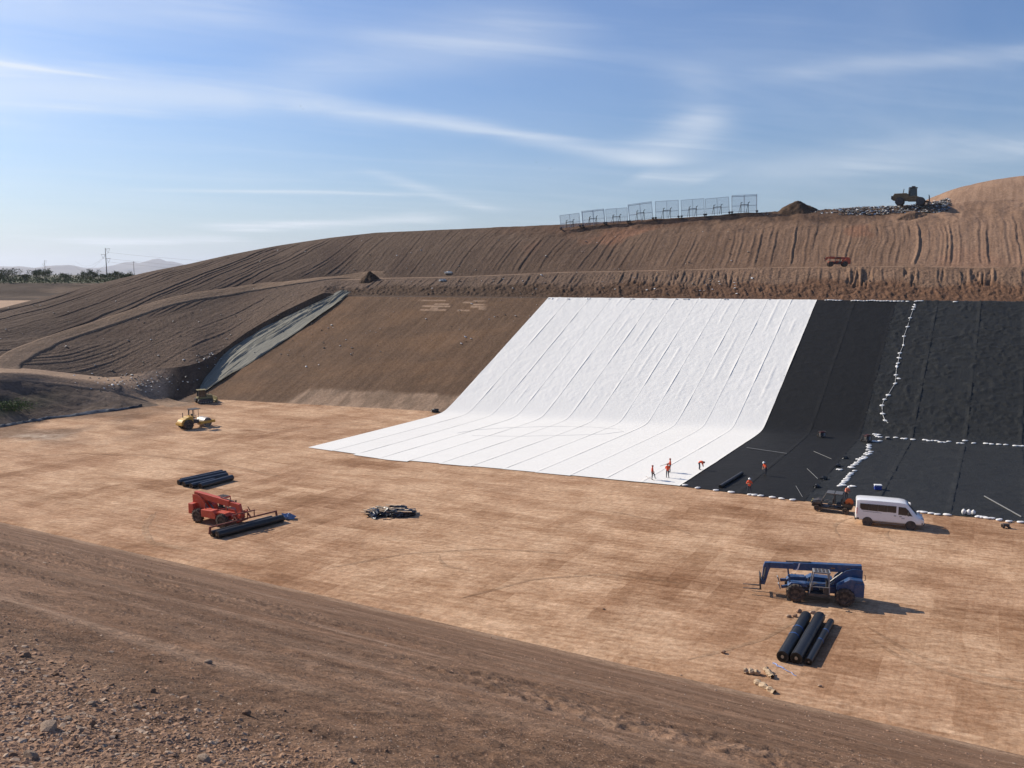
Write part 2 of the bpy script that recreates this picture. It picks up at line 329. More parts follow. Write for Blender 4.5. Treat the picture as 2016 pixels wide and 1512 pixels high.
def land(A_, Y, zone, base):
    """relief added to the smooth land, by zone"""
    X = A_ * Y; z = base.copy()
    if zone == 'near':
        w = X * RX + Y * RY; r = X * RY - Y * RX
        z = znear(X, Y)
        loose = sstep(0.58, 0.40, fbm(r / 5 + 3, w / 3.4, 3, 21)) * sstep(19, 9, w + 0.42 * (r + 6) + 7 * (fbm(r / 2.2, w / 2.5, 3, 5) - .5))
        fade = sstep(WTOE + 0.5, WTOE - 2.5, w)
        # shallow raked furrows along the slope and clods near the top
        fur = fbm(r / 3.5 + 1.3 * fbm(r / 8, w / 2, 2, 4), w / 0.42, 3, 31) - 0.5
        z = z + fade * (0.08 * fur * (0.4 + fbm(r / 6, w / 3, 2, 77)) + 0.12 * (fbm(r / 9, w / 2.6, 3, 8) - 0.5))
        cl = np.abs(fbm(r / 0.30, w / 0.30, 3, 41) - 0.5) * 2
        z = z + loose * (0.10 * (0.6 - cl) + 0.12 * (fbm(r / 0.9, w / 0.9, 3, 43) - 0.5))
        pat = sstep(0.47, 0.60, fbm(r / 6 + .4 * fbm(r / 2, w / 2, 2, 62), w / 1.3, 3, 61))
        z = z + fade * pat * 0.045 * (fbm(r / 0.16, w / 0.40, 2, 63) - 0.35) * sstep(42, 20, w)
        rim = sstep(3.5, 1.5, w)
        z = z + rim * 0.08 * (fbm(r / 0.8, w / 0.8, 3, 13) - .5)
    elif zone == 'floor':
        z = zcut(X, Y); z = np.where(z < 0, 0, z)
        left = sstep(-40, -70, X) * sstep(105, 118, Y)
        z = z * 1.0 + 0.035 * (fbm(X / 7, Y / 3, 3, 2) - 0.5) + left * 0.16 * (fbm(X / 9, Y / 4, 3, 3) - 0.5) - bed(X, Y)
        w_ = X * RX + Y * RY; z = z + 0.13 * np.exp(-((w_ - WTOE - 1.2 - .5 * fbm(X / 6, Y / 6, 2, 19)) / .4) ** 2) * (.4 + fbm(X / 3, Y / 3, 2, 20))
    elif zone == 'cut':
        zz = zcut(X, Y); wcut = sstep(-0.40, -0.365, A_); wcut = wcut + 0 * Y
        rough = 0.06 * (fbm(X / 1.3, Y / 1.3, 3, 14) - 0.5) + 0.10 * (fbm(X / 6, Y / 3, 3, 15) - 0.5)
        bank = 0.9 * (fbm(X / 7, Y / 4, 3, 16) - 0.5) + 0.22 * (fbm(X / 1.8, Y / 1.8, 3, 17) - 0.5)
        t = np.clip((Y - Y1) / (Y2 - Y1 + 1e-6), 0, 1); e = np.minimum(1, np.minimum(t, 1 - t) * 6)
        rough = rough * (1 - 0.8 * (bed(X, Y) > 0.01))
        z = np.where(wcut > 0, zz * wcut + base * (1 - wcut), base) + e * (rough * wcut + bank * (1 - wcut)) - bed(X, Y) * sstep(1.0, 0.97, t)
    t = np.clip((Y - YA) / (YB - YA + 1e-6), 0, 1)
    e = np.minimum(1, np.minimum(t, 1 - t) * 7)
    if zone == 'step':                                   # soil step, small bench, road on the bank
        z = z + e * (0.10 * (fbm(X / 1.5, Y / 1.5, 3, 18) - 0.5))
    elif zone == 'berm':
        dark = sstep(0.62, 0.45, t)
        wr_ = sstep(-0.30, -0.18, A_)
        z = z + wr_ * np.minimum(1, t * 9) * ((0.12 + 0.60 * dark) * (np.abs(fbm(X / 0.9, Y / 1.6, 3, 52) - 0.5) * 2 - .3) * 0.75 + 0.35 * (fbm(X / 5, Y / 4, 3, 53) - 0.5))
        rid = tracks(X, Y, math.radians(24), 1.9, 70, 0.20)
        z = z + wr_ * e * rid * sstep(0.42, 0.6, t)
        gul = np.abs(fbm(A_ * 190, t * 0.8, 3, 54) - 0.5) * 2     # rain gullies in the right-hand bank
        z = z - wr_ * e * 0.45 * sstep(0.15, 0.02, gul) * sstep(.35, .65, fbm(A_ * 45, 0 * A_, 2, 55)) * sstep(0.30, 0.52, t) * sstep(0.12, 0.3, A_ + 0.1 * (vn(A_ * 40, 0 * A_, 5) - .5))
        z = z + (1 - wr_) * e * (tracks(X, Y, math.radians(31), 1.4, 71, 0.14) + 0.12 * (fbm(X / 2, Y / 2, 3, 56) - .5))
    elif zone in ('bench', 'mound'):
        wr_ = sstep(-0.26, -0.17, A_) if zone == 'bench' else 0.0 * A_
        am = (1 - wr_)
        right = sstep(0.0, 0.35, A_)
        up = sstep(0.54, 0.72, t + 0.25 * (fbm(X / 18, Y / 18, 3, 57) - .5)) * sstep(-0.10, 0.05, A_) if zone == 'mound' else 0
        tr = tracks(X, Y, math.radians(29), 1.5, 72, 0.15) * (1 - right) + tracks(X, Y, math.radians(26.5), 1.7, 73, 0.22) * right
        e0 = np.minimum(1, (1 - t) * 9) if zone == 'mound' else e
        e0 = np.minimum(e0, np.minimum(1, t * 12 + (zone == 'bench')))
        z = z + am * e0 * (tr * (1 - 0.85 * up) + 0.10 * (fbm(X / 1.2, Y / 1.2, 3, 58) - 0.5) + 0.35 * (fbm(X / 11, Y / 11, 3, 59) - .5) * e)
        if zone == 'mound':
            z = z + up * e * 0.9 * (fbm(X / 4, Y / 4, 4, 60) - 0.5)
            z = z + sstep(0.88, 1, t) * 0.45 * (fbm(X / 3.5, Y / 9, 4, 66) - .5) * sstep(-.2, 0.2, A_)
    elif zone == 'plateau':
        z = z + e * 0.5 * (fbm(X / 6, Y / 6, 3, 64) - 0.5)
        hill = sstep(0.46, 0.52, A_)
        z = z + hill * (Z7 - Z6) * 0.22 * np.sin(np.pi * t) + sstep(.9, 1, t) * 0.25 * (fbm(A_ * 60, 0 * A_ + 1, 3, 65) - .5)
    elif zone in ('dip', 'rise'):
        z = z + e * (2.2 if zone == 'rise' else 0.5) * (fbm(X / 22, Y / 14, 4, 68) - 0.5)
    return z

ROWS = {'near': 330, 'floor': 92, 'cut': 130, 'step': 6, 'berm': 56, 'bench': 10, 'mound': 150, 'plateau': 26, 'dip': 6, 'rise': 22}
NAMES = {'near': 'bank_slope', 'floor': 'pit_floor', 'cut': 'cut_slope', 'step': 'slope_shoulder', 'berm': 'soil_berm', 'bench': 'bench_terrace', 'mound': 'landfill_mound', 'plateau': 'mound_plateau', 'dip': 'hollow_ground', 'rise': 'far_bank'}
# soil tints (albedo)
C_FLOOR = np.array([.78, .545, .358]); C_NEAR = np.array([.335, .208, .133]); C_CUT = np.array([.160, .100, .062]); C_MOUND = np.array([.142, .097, .069])
C_RED = np.array([.270, .168, .108]); C_DARK = np.array([.095, .061, .040]); C_SAND = np.array([.46, .315, .210]); C_PALE = np.array([.38, .26, .18])
def lerp(a, b, w): return a * (1 - w[..., None]) + b * w[..., None]
def tint(zone, X, Y, Z, t, A_):
    n1 = fbm(X / 9, Y / 9, 4, 101); n2 = fbm(X / 1.7, Y / 1.7, 3, 102)
    sh = X.shape
    if zone == 'near':
        w = X * RX + Y * RY; r = X * RY - Y * RX
        st = fbm(r / 6, w / 0.8, 4, 103)
        c = lerp(np.broadcast_to(C_NEAR, sh + (3,)), C_PALE, sstep(0.45, 0.72, st) * 0.7)
        c = lerp(c, C_NEAR * 0.72, sstep(0.52, 0.30, fbm(r / 5, w / 2.2, 3, 104)) * 0.7)
        pat = sstep(0.47, 0.60, fbm(r / 6 + .4 * fbm(r / 2, w / 2, 2, 62), w / 1.3, 3, 61))
        c = lerp(c, C_NEAR * 0.74, pat * .75)
        c = lerp(c, C_SAND * 0.95, sstep(WTOE - 2.2, WTOE - 0.2, w + 1.4 * (fbm(r / 2, w / 2, 2, 9) - .5)))
    elif zone == 'floor':
        c = lerp(np.broadcast_to(C_FLOOR, sh + (3,)), C_FLOOR * np.array([.86, .82, .80]), sstep(0.4, 0.7, n1))
        lft = sstep(-45, -72, X) * sstep(112, 124, Y)
        c = lerp(c, C_SAND * 0.80, lft * sstep(0.35, 0.6, n1))
        pale = np.exp(-(((X + 70.5) / 5.2) ** 2 + ((Y - 123.5) / 2.6) ** 2) * 1.2) * sstep(0.38, 0.6, fbm(X / 4, Y / 1.2, 3, 7))
        c = lerp(c, np.array([.72, .62, .50]), pale)
    elif zone == 'cut':
        c = lerp(np.broadcast_to(C_CUT, sh + (3,)), C_CUT * np.array([1.45, 1.35, 1.2]), sstep(0.42, 0.75, fbm(X / 14, Y / 6, 4, 105)) * 0.6)
        ee = X * SY - Y * SX; ll = X * SX + Y * SY
        c = lerp(c, C_CUT * 1.25, sstep(.55, .75, fbm(ee / 0.8, ll / 12, 3, 106)) * 0.5)
        bnd = sstep(2.9, 2.3, Z + 0.5 * (fbm(ee / 1.1, ll / 5, 2, 107) - .5)) * sstep(-114.5, -113.0, ee - 0.6 * Z)
        c = lerp(c, C_SAND * lerp(np.ones(sh + (3,)) * .80, np.ones(3) * .58, sstep(.4, .65, fbm(ee / 1.4, ll / 4, 3, 108))), bnd)
        q = X * NX + Y * NY - Q0; p = X * NY - Y * NX
        dash = sstep(.56, .62, vn(p / 2.2, np.round(q / 0.8) * 5.3, 33)) * sstep(0.55, 0.2, np.abs(q / 0.8 - np.round(q / 0.8)))
        a_c = X / Y
        dash = dash * sstep(32.2, 33.0, q) * sstep(37.2, 36.6, q) * sstep(-0.112, -0.104, a_c + .004 * (vn(q, q, 3) - .5)) * sstep(-0.028, -0.036, a_c)
        c = lerp(c, C_SAND * 1.05, dash * 0.75)
        lb = 1 - sstep(-0.40, -0.37, A_ + 0 * Y)
        c = lerp(c, np.array([.135, .098, .076]), lb)
        c = lerp(c, np.array([.22, .16, .115]), lb * sstep(.55, .7, n1) * 0.6)
        c = lerp(c, np.array([.075, .085, .035]), lb * np.exp(-(((X + 86) / 5.0) ** 2 + ((Z - 2.0) / 1.1) ** 2)) * .8)
    elif zone == 'step':
        rd = 1 - sstep(-0.425, -0.395, A_ + 0 * Y)
        c = lerp(np.broadcast_to(C_MOUND * .8, sh + (3,)), C_SAND * 0.86, rd * sstep(0, .1, t))
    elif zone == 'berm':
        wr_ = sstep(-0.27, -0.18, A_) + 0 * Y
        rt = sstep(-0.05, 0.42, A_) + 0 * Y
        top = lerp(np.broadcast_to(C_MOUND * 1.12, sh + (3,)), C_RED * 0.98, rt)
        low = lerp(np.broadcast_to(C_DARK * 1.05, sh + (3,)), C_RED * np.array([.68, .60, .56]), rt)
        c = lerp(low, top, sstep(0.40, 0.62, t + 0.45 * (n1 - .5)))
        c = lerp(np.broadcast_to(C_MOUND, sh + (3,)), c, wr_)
    elif zone in ('bench', 'mound'):
        rt = sstep(-0.12, 0.42, A_ + 0.12 * (n1 - .5))
        c = lerp(np.broadcast_to(C_MOUND, sh + (3,)), C_RED, rt)
        c = lerp(c, C_MOUND * np.array([.82, .80, .82]), (1 - rt) * sstep(.45, .7, n1) * .8)
        c = lerp(c, C_RED * np.array([1.05, .88, .84]), sstep(-0.05, .15, A_ + 0 * Y) * sstep(.55, .68, fbm(X / 13, Y / 13, 4, 110)) * .8)
        if zone == 'mound':
            up = sstep(0.70, 0.85, t + 0.3 * (n1 - .5)) * sstep(-.1, .1, A_) * (1 - sstep(.46, .5, A_))
            c = lerp(c, C_MOUND * np.array([.95, .85, .78]), up * .85)
            c = lerp(c, C_PALE * np.array([.98, .9, .85]), sstep(.42, .5, A_ + 0 * Y) * .55)
        else:
            c = lerp(c, C_SAND * .78, sstep(-.24, -.17, A_ + 0 * Y) * sstep(0, .3, t) * 0.75)
    elif zone == 'plateau':
        c = lerp(np.broadcast_to(C_MOUND, sh + (3,)), C_PALE * np.array([.95, .88, .82]), sstep(.40, .5, A_ + 0 * Y))
        c = lerp(c, C_RED * np.array([.9, .82, .78]), sstep(.44, .5, A_ + 0 * Y) * sstep(.5, .9, t) * .6)
    elif zone == 'dip':
        c = lerp(np.broadcast_to(C_MOUND, sh + (3,)), C_SAND * 1.05, sstep(.15, .4, t) + 0 * X)
    else:
        c = lerp(np.broadcast_to(C_MOUND * .55, sh + (3,)), C_SAND * .45, sstep(.55, .7, fbm(X / 60, Y / 6, 3, 111)) * .6)
    return c * (0.90 + 0.20 * n2[..., None])

def soil(name, bumps, streak=None, var=0.16, passes=False):
    """soil: tint from the land, colour grain and several scales of fine relief from noise"""
    m = bpy.data.materials.new(name); m.use_nodes = True; nt = m.node_tree; b = nt.nodes['Principled BSDF']
    b.inputs['Roughness'].default_value = 0.96; b.inputs['Specular IOR Level'].default_value = 0.12
    tc = nd(nt, 'ShaderNodeTexCoord').outputs['Object']
    c = nd(nt, 'ShaderNodeVertexColor', layer_name='Col').outputs[0]
    g = nd(nt, 'ShaderNodeTexNoise', {'Vector': tc, 'Scale': 2.2, 'Detail': 8.0, 'Roughness': 0.68}).outputs[0]
    c = mixc(nt, 1.0, c, ramp(nt, g, [(0.25, 1 - var * 2.0), (0.75, 1 + var * 1.0)]), 'MULTIPLY')
    if streak:
        for rot, sc, sy, lo, dark in streak:
            mp = nd(nt, 'ShaderNodeMapping', {0: tc, 'Rotation': (0, 0, rot), 'Scale': (1 / sc, 1 / (sc * sy), 1 / sc)}, vector_type='TEXTURE')
            s = nd(nt, 'ShaderNodeTexNoise', {'Vector': mp, 'Scale': 1.0, 'Detail': 6.0, 'Roughness': 0.62, 'Distortion': 0.25}).outputs[0]
            c = mixc(nt, 1.0, c, ramp(nt, s, [(lo, dark), (lo + .22, (1.0, 1.0, 1.0))]), 'MULTIPLY')
    if passes:                                           # roller passes laid side by side
        for rot, bw, bh, k, dk in ((RT, 6.5, 2.1, 1.0, (.77, .72, .68)), (RS, 8.0, 2.1, 3.0, (.78, .73, .69))):
            mp = nd(nt, 'ShaderNodeMapping', {0: tc, 'Rotation': (0, 0, rot), 'Location': (k, k, 0)}, vector_type='TEXTURE')
            wob = nd(nt, 'ShaderNodeTexNoise', {'Vector': tc, 'Scale': .5, 'Detail': 3.0})
            mp2 = nd(nt, 'ShaderNodeVectorMath', {0: mp.outputs[0], 1: nd(nt, 'ShaderNodeVectorMath', {0: wob.outputs[1], 'Scale': .5}, operation='SCALE').outputs[0]}, operation='ADD')
            br = nd(nt, 'ShaderNodeTexBrick', {'Vector': mp2.outputs[0], 'Color1': (0, 0, 0, 1), 'Color2': (1, 1, 1, 1), 'Mortar': (.5, .5, .5, 1), 'Scale': 1.0, 'Mortar Size': 0.0, 'Brick Width': bw, 'Row Height': bh})
            msk = ramp(nt, nd(nt, 'ShaderNodeTexNoise', {'Vector': tc, 'Scale': .07, 'Detail': 3.0, 'W': k}, noise_dimensions='4D').outputs[0], [(.44, 0.0), (.60, 1.0)])
            f = mth(nt, 'MULTIPLY', ramp(nt, br.outputs[0], [(.45, 0.0), (.8, 1.0)]), msk)
            c = mixc(nt, f, c, mixc(nt, 1.0, c, dk, 'MULTIPLY'))
    nt.links.new(c, b.inputs['Base Color'])
    h = None
    for sc, dist, st in bumps:
        mp = nd(nt, 'ShaderNodeMapping', {0: tc, 'Rotation': (0, 0, st[0]), 'Scale': (1 / sc, 1 / (sc * st[1]), 1 / sc)}, vector_type='TEXTURE')
        nz = nd(nt, 'ShaderNodeTexNoise', {'Vector': mp, 'Scale': 1.0, 'Detail': 5.0, 'Roughness': 0.6}).outputs[0]
        v = mth(nt, 'MULTIPLY', nz, dist)
        h = v if h is None else mth(nt, 'ADD', h, v)
    bp = nd(nt, 'ShaderNodeBump', {'Height': h, 'Distance': 1.0, 'Strength': 1.0}); nt.links.new(bp.outputs[0], b.inputs['Normal'])
    return m
RS, RT = math.radians(60), math.radians(-25)            # texture frames turned with the panels / with the pit
SOIL = {
 'near': soil('bank_soil', [(9.0, .050, (RT, 1.3)), (30.0, .018, (0, 1)), (.8, .06, (RT, 4.0))], [(RT, .16, 9.0, .34, (.82, .78, .75)), (RT, .35, 4.0, .36, (.84, .80, .77)), (0, 5.0, 1.0, .36, (.78, .74, .71)), (0, 22.0, 1.0, .34, (.74, .70, .67))], .24),
 'floor': soil('compacted_sand', [(.7, .04, (RT, 4.0)), (4.0, .03, (RT, 1.3)), (12.0, .012, (0, 1))], [(RT, .09, 4.0, .37, (.77, .715, .67)), (RT, .30, 9.0, .37, (.79, .74, .70)), (RS, .12, 2.0, .38, (.86, .82, .79)), (RS, .40, 9.0, .30, (.86, .82, .79)), (RT + .5, .35, 9.0, .33, (.82, .78, .74)), (0, 1.6, 1.2, .34, (.84, .80, .77)), (0, 6.0, 1.0, .36, (.85, .82, .79))], .18, True),
 'cut': soil('slope_soil', [(1.6, .10, (0, 1.0)), (7.0, .02, (0, 1)), (1.0, .06, (RS, 8.0))], [(RS, .06, 14.0, .36, (.82, .80, .78))], .20),
 'mound': soil('mound_soil', [(1.3, .16, (0, 1)), (5.0, .05, (0, 1))], [(RS, .06, 18.0, .38, (.78, .76, .75))], .22),
 'berm': soil('berm_soil', [(1.2, .30, (0, 1)), (4.0, .10, (0, 1))], None, .28),
}
SOIL['step'] = SOIL['bench'] = SOIL['plateau'] = SOIL['dip'] = SOIL['rise'] = SOIL['mound']
prevz = None; ZONES = {}
zones = list(ROWS)
for zi, zone in enumerate(zones):
    n = ROWS[zone]
    if zone == 'near':
        ystart = 0.35; tt = np.linspace(0, 1, n + 1)[:, None]
        y1_ = 1.5; t6 = np.linspace(0, 1, 9)[:-1, None] * np.ones((1, NC)); tn = np.linspace(0, 1, n + 1 - 8)[:, None]
        Y = np.concatenate([ystart + (y1_ - ystart) * t6, y1_ * (Y0[None, :] / y1_) ** tn]); YA, YB = ystart, Y0; base = np.zeros_like(Y)
    else:
        YA, YB, ZA, ZB = YK[zi - 1], YK[zi], ZK[zi - 1], ZK[zi]
        tt = np.linspace(0, 1, n + 1)[:, None]
        if zone == 'floor': tt = tt ** 1.5
        if zone == 'dip': tt = tt
        Y = YA + (YB - YA) * tt; tl = (Y - YA) / (YB - YA)
        base = ZA + (ZB - ZA) * tl
        if zone == 'mound':                               # a little convex
            base = base + 0.055 * (YB - YA) * np.sin(np.pi * tl) * 0.6
    A2 = np.broadcast_to(A, Y.shape)
    Z = land(A2, Y, zone, base)
    X = A2 * Y
    if prevz is not None: Z[0] = prevz
    prevz = Z[-1]
    t = np.clip((Y - YA) / (YB - YA + 1e-6), 0, 1)
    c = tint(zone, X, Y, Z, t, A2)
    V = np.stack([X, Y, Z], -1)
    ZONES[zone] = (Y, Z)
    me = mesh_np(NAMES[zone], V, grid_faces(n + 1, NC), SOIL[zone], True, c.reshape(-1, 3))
    link(NAMES[zone], me, kind='structure')
# heights of the built land, for setting things down on it: all rows of a column, joined
YALL = np.concatenate([ZONES[z][0][(1 if k else 0):] for k, z in enumerate(zones)]); ZALL = np.concatenate([ZONES[z][1][(1 if k else 0):] for k, z in enumerate(zones)])
def ground(x, y):
    a = x / y; i = int(np.clip(np.searchsorted(A, a) - 1, 0, NC - 2)); f = float(np.clip((a - A[i]) / (A[i + 1] - A[i]), 0, 1))
    return float(np.interp(y, YALL[:, i], ZALL[:, i]) * (1 - f) + np.interp(y, YALL[:, i + 1], ZALL[:, i + 1]) * f)
def hit(u, v, y0=1.0, y1=392.0, skip=0.0):
    """where a photo direction meets the built land (first crossing beyond y0)"""
    r = ray(u, v); ys = np.geomspace(max(y0, 1.0), y1, 1500); a = r[0] / r[1]
    i = int(np.clip(np.searchsorted(A, a) - 1, 0, NC - 2)); f = float(np.clip((a - A[i]) / (A[i + 1] - A[i]), 0, 1))
    g = np.interp(ys, YALL[:, i], ZALL[:, i]) * (1 - f) + np.interp(ys, YALL[:, i + 1], ZALL[:, i + 1]) * f
    zr = H + ys * r[2] / r[1]; below = np.nonzero(zr <= g)[0]
    if len(below) == 0: return None
    k = below[0]
    if k == 0: y = ys[0]
    else:
        d0, d1 = zr[k - 1] - g[k - 1], zr[k] - g[k]; y = ys[k - 1] + (ys[k] - ys[k - 1]) * d0 / (d0 - d1)
    return np.array([a * y, y, H + y * r[2] / r[1]])

# desert plain out to the horizon, and the far mountains
n = 24; yy = np.geomspace(392, 26000, n + 1)[:, None] * np.ones((1, NC)); yy = yy[:, ::6]; a6 = A[::6]
aa = np.broadcast_to(a6 * 1.0, yy.shape); zz = np.full(yy.shape, 20.0); zz[0] = prevz[::6]
xx = aa * yy
dc = lerp(np.broadcast_to(np.array([.16, .13, .085]), yy.shape + (3,)), np.array([.10, .105, .055]), sstep(.4, .6, fbm(xx / 90, yy / 60, 3, 120)))
link('desert_plain', mesh_np('desert_plain', np.stack([xx, yy, zz], -1), grid_faces(*yy.shape), SOIL['mound'], True, dc.reshape(-1, 3)), kind='structure')
rim = []
def mountain(u0, u1, y, prof, seed, depth):
    nu, nv = 90, 26; us = np.linspace(u0, u1, nu); vt = np.interp(us, [p[0] for p in prof], [p[1] for p in prof])
    zt = H + y * (540 - vt) / F_PX; xs = (us - 1008) / F_PX * y
    V = np.zeros((nv, nu, 3))
    for j in range(nv):
        s = j / (nv - 1) * 2 - 1; yy_ = y + s * depth
        hgt = (1 - abs(s)) ** 0.8
        nz = (fbm(xs / 260, yy_ / 260 + 0 * xs, 5, seed) - 0.5) * 190 * (1 - hgt) * min(1, hgt * 4)
        V[j, :, 0] = xs * (yy_ / y if s > 0 else 1); V[j, :, 1] = yy_; V[j, :, 2] = 18 + (zt - 18) * hgt + nz * sstep(0, 40, zt - 18) - (8 if j in (0, nv - 1) else 0)
    m = bpy.data.materials.get('mountain_rock') or pmat('mountain_rock', (.16, .125, .105), .95, noise=.3, nscale=.004)
    link('mountain', mesh_np('mountain', V, grid_faces(nv, nu), m), kind='structure')
mountain(-420, 700, 15500, [(-420, 534), (-200, 516), (-60, 523), (0, 523), (40, 525), (80, 528), (110, 523), (150, 521), (175, 527), (215, 527), (240, 521), (262, 515), (275, 516), (290, 518), (300, 514), (318, 507), (335, 514), (352, 515), (372, 521), (420, 526), (520, 520), (600, 530), (700, 536)], 7, 1500)
mountain(-500, 240, 11500, [(-500, 536), (-300, 522), (-150, 528), (-40, 526), (0, 523.5), (25, 526), (50, 523.5), (75, 527), (95, 532), (112, 524), (120, 521.5), (133, 524), (146, 521), (160, 525), (178, 530), (205, 533), (240, 538)], 9, 1200)
# ------------------------------------------------------------------ liner: white fabric panels, black membrane panels, old tarp
def cloth(name, col, rough, spec, bumps, var):
    m = bpy.data.materials.new(name); m.use_nodes = True; nt = m.node_tree; b = nt.nodes['Principled BSDF']
    b.inputs['Roughness'].default_value = rough; b.inputs['Specular IOR Level'].default_value = spec
    tc = nd(nt, 'ShaderNodeTexCoord').outputs['Object']
    oi = nd(nt, 'ShaderNodeObjectInfo').outputs['Random']
    n1 = nd(nt, 'ShaderNodeTexNoise', {'Vector': tc, 'Scale': .35, 'Detail': 6.0, 'Roughness': .6}).outputs[0]
    c = mixc(nt, n1, tuple(v * (1 - var) for v in col), tuple(min(v * (1 + var), .9) for v in col))
    c = mixc(nt, 1.0, c, ramp(nt, oi, [(0, 1 - var * .8), (1, 1.0)]), 'MULTIPLY')
    nt.links.new(c, b.inputs['Base Color'])
    h = None
    for sc, d, (rot, st) in bumps:
        mp = nd(nt, 'ShaderNodeMapping', {0: tc, 'Rotation': (0, 0, rot), 'Scale': (1 / sc, 1 / (sc * st), 1 / sc)}, vector_type='TEXTURE')
        v = mth(nt, 'MULTIPLY', nd(nt, 'ShaderNodeTexNoise', {'Vector': mp, 'Scale': 1.0, 'Detail': 4.0, 'Roughness': .55}).outputs[0], d)
        h = v if h is None else mth(nt, 'ADD', h, v)
    bp = nd(nt, 'ShaderNodeBump', {'Height': h, 'Distance': 1.0}); nt.links.new(bp.outputs[0], b.inputs['Normal'])
    return m
M_WHITE = cloth('white_geotextile_fabric', (.785, .765, .71), .9, .15, [(2.2, .035, (0, 1))], .04)
M_BLACK = cloth('black_textured_membrane', (.014, .014, .0135), .7, .22, [(1.5, .03, (0, 1))], .25)
M_BLACK2 = cloth('dusty_black_membrane', (.023, .0235, .021), .62, .28, [(1.2, .05, (RS, 2.5)), (4.0, .01, (0, 1))], .35)
rnd = random.Random(4)
def panel(e0, e1, over, nu, dv, fn, name, mat, parent, jit, zo=.03):
    lf = float(np.interp((e0 + e1) / 2, LF_E, LF_L)); lt = (Q0 + QTOP + 0.9 + .203 * (e0 + e1) / 2) / .979
    nv = int((lt - lf) / dv) + 1
    uu = np.linspace(0, 1, nu + 1)[None, :]; tt = np.linspace(0, 1, nv + 1)[:, None]
    e = e0 + (e1 + over - e0) * uu + 0 * tt
    l0 = np.interp(e, LF_E, LF_L) + jit; l1 = (Q0 + QTOP + 0.9 + .203 * e) / .979
    l = l0 + (l1 - l0) * tt
    e = e + 0.10 * (fbm(l / 5, l * 0 + e0, 3, 7) - .5) * ((uu > .99) | (uu < .01))
    x, y = xy(e, l); q = x * NX + y * NY - Q0
    z = zliner(x, y) + zo + fn(e, l, q, uu * (e1 + over - e0), e1 + over - e0) * np.minimum(1, (l - l0) / 1.0)
    V = np.stack([x, y, z], -1)
    o = link(name, mesh_np(name, V, grid_faces(nv + 1, nu + 1), mat), parent)
    return o
wf = thing('white_geotextile', 'white geotextile sheet of long panels covering slope and floor', 'geotextile')
NP = 12; wpan = (E1 - E0) / NP
def white_fn(e, l, q, d, wd):
    s = sstep(1.0, 7.0, q)
    w = s * (0.055 * (fbm(e / .45, l / .6, 2, 201) - .5) + 0.05 * (fbm(e / 1.6, l / 2.4, 3, 202) - .5)) + 0.012 * (fbm(e / 1.5, l / 2, 2, 203) - .5)
    edge = np.exp(-((wd - d) / 0.16) ** 2)                 # the free edge curls up in places
    w = w + edge * (0.010 + 0.055 * sstep(.40, .75, fbm(l / 6, l * 0 + e[0, 0] * 3.1, 3, 204)) * (0.25 + .75 * s) + 0.012)
    puck = np.exp(-((d - wd * .5) / .12) ** 2) * sstep(.5, .7, fbm(l / 8, l * 0 + e[0, 0], 2, 205)) * 0.07 * s
    return w + puck
for k in range(NP):
    panel(E0 + k * wpan, E0 + (k + 1) * wpan, 0.16 if k < NP - 1 else 0.25, 22, 0.24, white_fn, 'fabric_panel', M_WHITE, wf, [.0, .15, -.5, -.55, .1, -.1, .12, .0, -.15, .1, 0, .05][k], .08)
bl = thing('black_liner', 'black plastic liner of welded panels beside the white sheet', 'liner')
def black_fn(e, l, q, d, wd):
    old = e[0, 0] > -17.5
    am = 1.0 if old else 0.30
    s = sstep(-3, 4, q)
    r1 = np.abs(fbm(e / 3.2 + .6 * fbm(e / 2, l / 2, 2, 3), l / 1.1, 3, 211) - .5) * 2
    r2 = np.abs(fbm(e / 1.1, l / 1.6 + .2, 3, 212) - .5) * 2
    w = am * ((0.5 + .5 * s) * 0.16 * sstep(.16, .0, r1) + s * 0.10 * sstep(.2, 0, r2) * sstep(.5, .62, fbm(e / 4, l / 4, 2, 213)))
    w = w + am * 0.05 * (fbm(e / .9, l / .9, 2, 214) - .5)
    cr = np.exp(-((wd - d - .12) / .13) ** 2) * (0.05 + 0.16 * am * sstep(.35, .7, fbm(l / 1.6, l * 0 + e[0, 0], 3, 215)))   # bunched seam
    return w + cr
k = 0; e = E1
while e < E2:
    panel(e, e + 6.86, 0.16, 30, 0.26, black_fn, 'liner_panel', M_BLACK if k < 2 else M_BLACK2, bl, [0, .1, .35, -.1, .3, .25, .1, 0, 0][k]); e += 6.86; k += 1
# old grey-green tarp along the left edge of the cut
up = [on_cut(*p) for p in ((392, 772), (405, 750), (440, 706), (480, 674), (560, 629), (640, 591), (664, 577), (672, 573))]
dn = [on_cut(*p) for p in ((398, 778), (425, 760), (462, 735), (505, 708), (590, 652), (662, 601), (688, 579), (692, 576))]
def resamp(P, n):
    P = np.array(P); d = np.r_[0, np.cumsum(np.linalg.norm(np.diff(P, axis=0), axis=1))]; t = np.linspace(0, d[-1], n); return np.stack([np.interp(t, d, P[:, i]) for i in range(3)], 1)
U, D = resamp(up, 160), resamp(dn, 160); s = np.linspace(-.12, 1, 34)[None, :, None]
T = U[:, None] * (1 - s) + D[:, None] * s; ss = s[..., 0] + 0 * T[..., 0]; ll = np.linspace(0, 55, 160)[:, None] + 0 * ss
fold = np.abs(fbm(ss * 9 + .8 * fbm(ll / 14, ss * 2, 2, 5), ll / 28, 3, 221) - .5) * 2
T[..., 2] = zcut(T[..., 0], T[..., 1]) + 0.10 + 0.34 * sstep(.25, 0, fold) + .05 * (fbm(ss * 9, ll, 2, 6) - .5)
M_TARP = cloth('grey_green_tarp', (.235, .225, .180), .8, .25, [(.35, .14, (RS, 12.0))], .30)
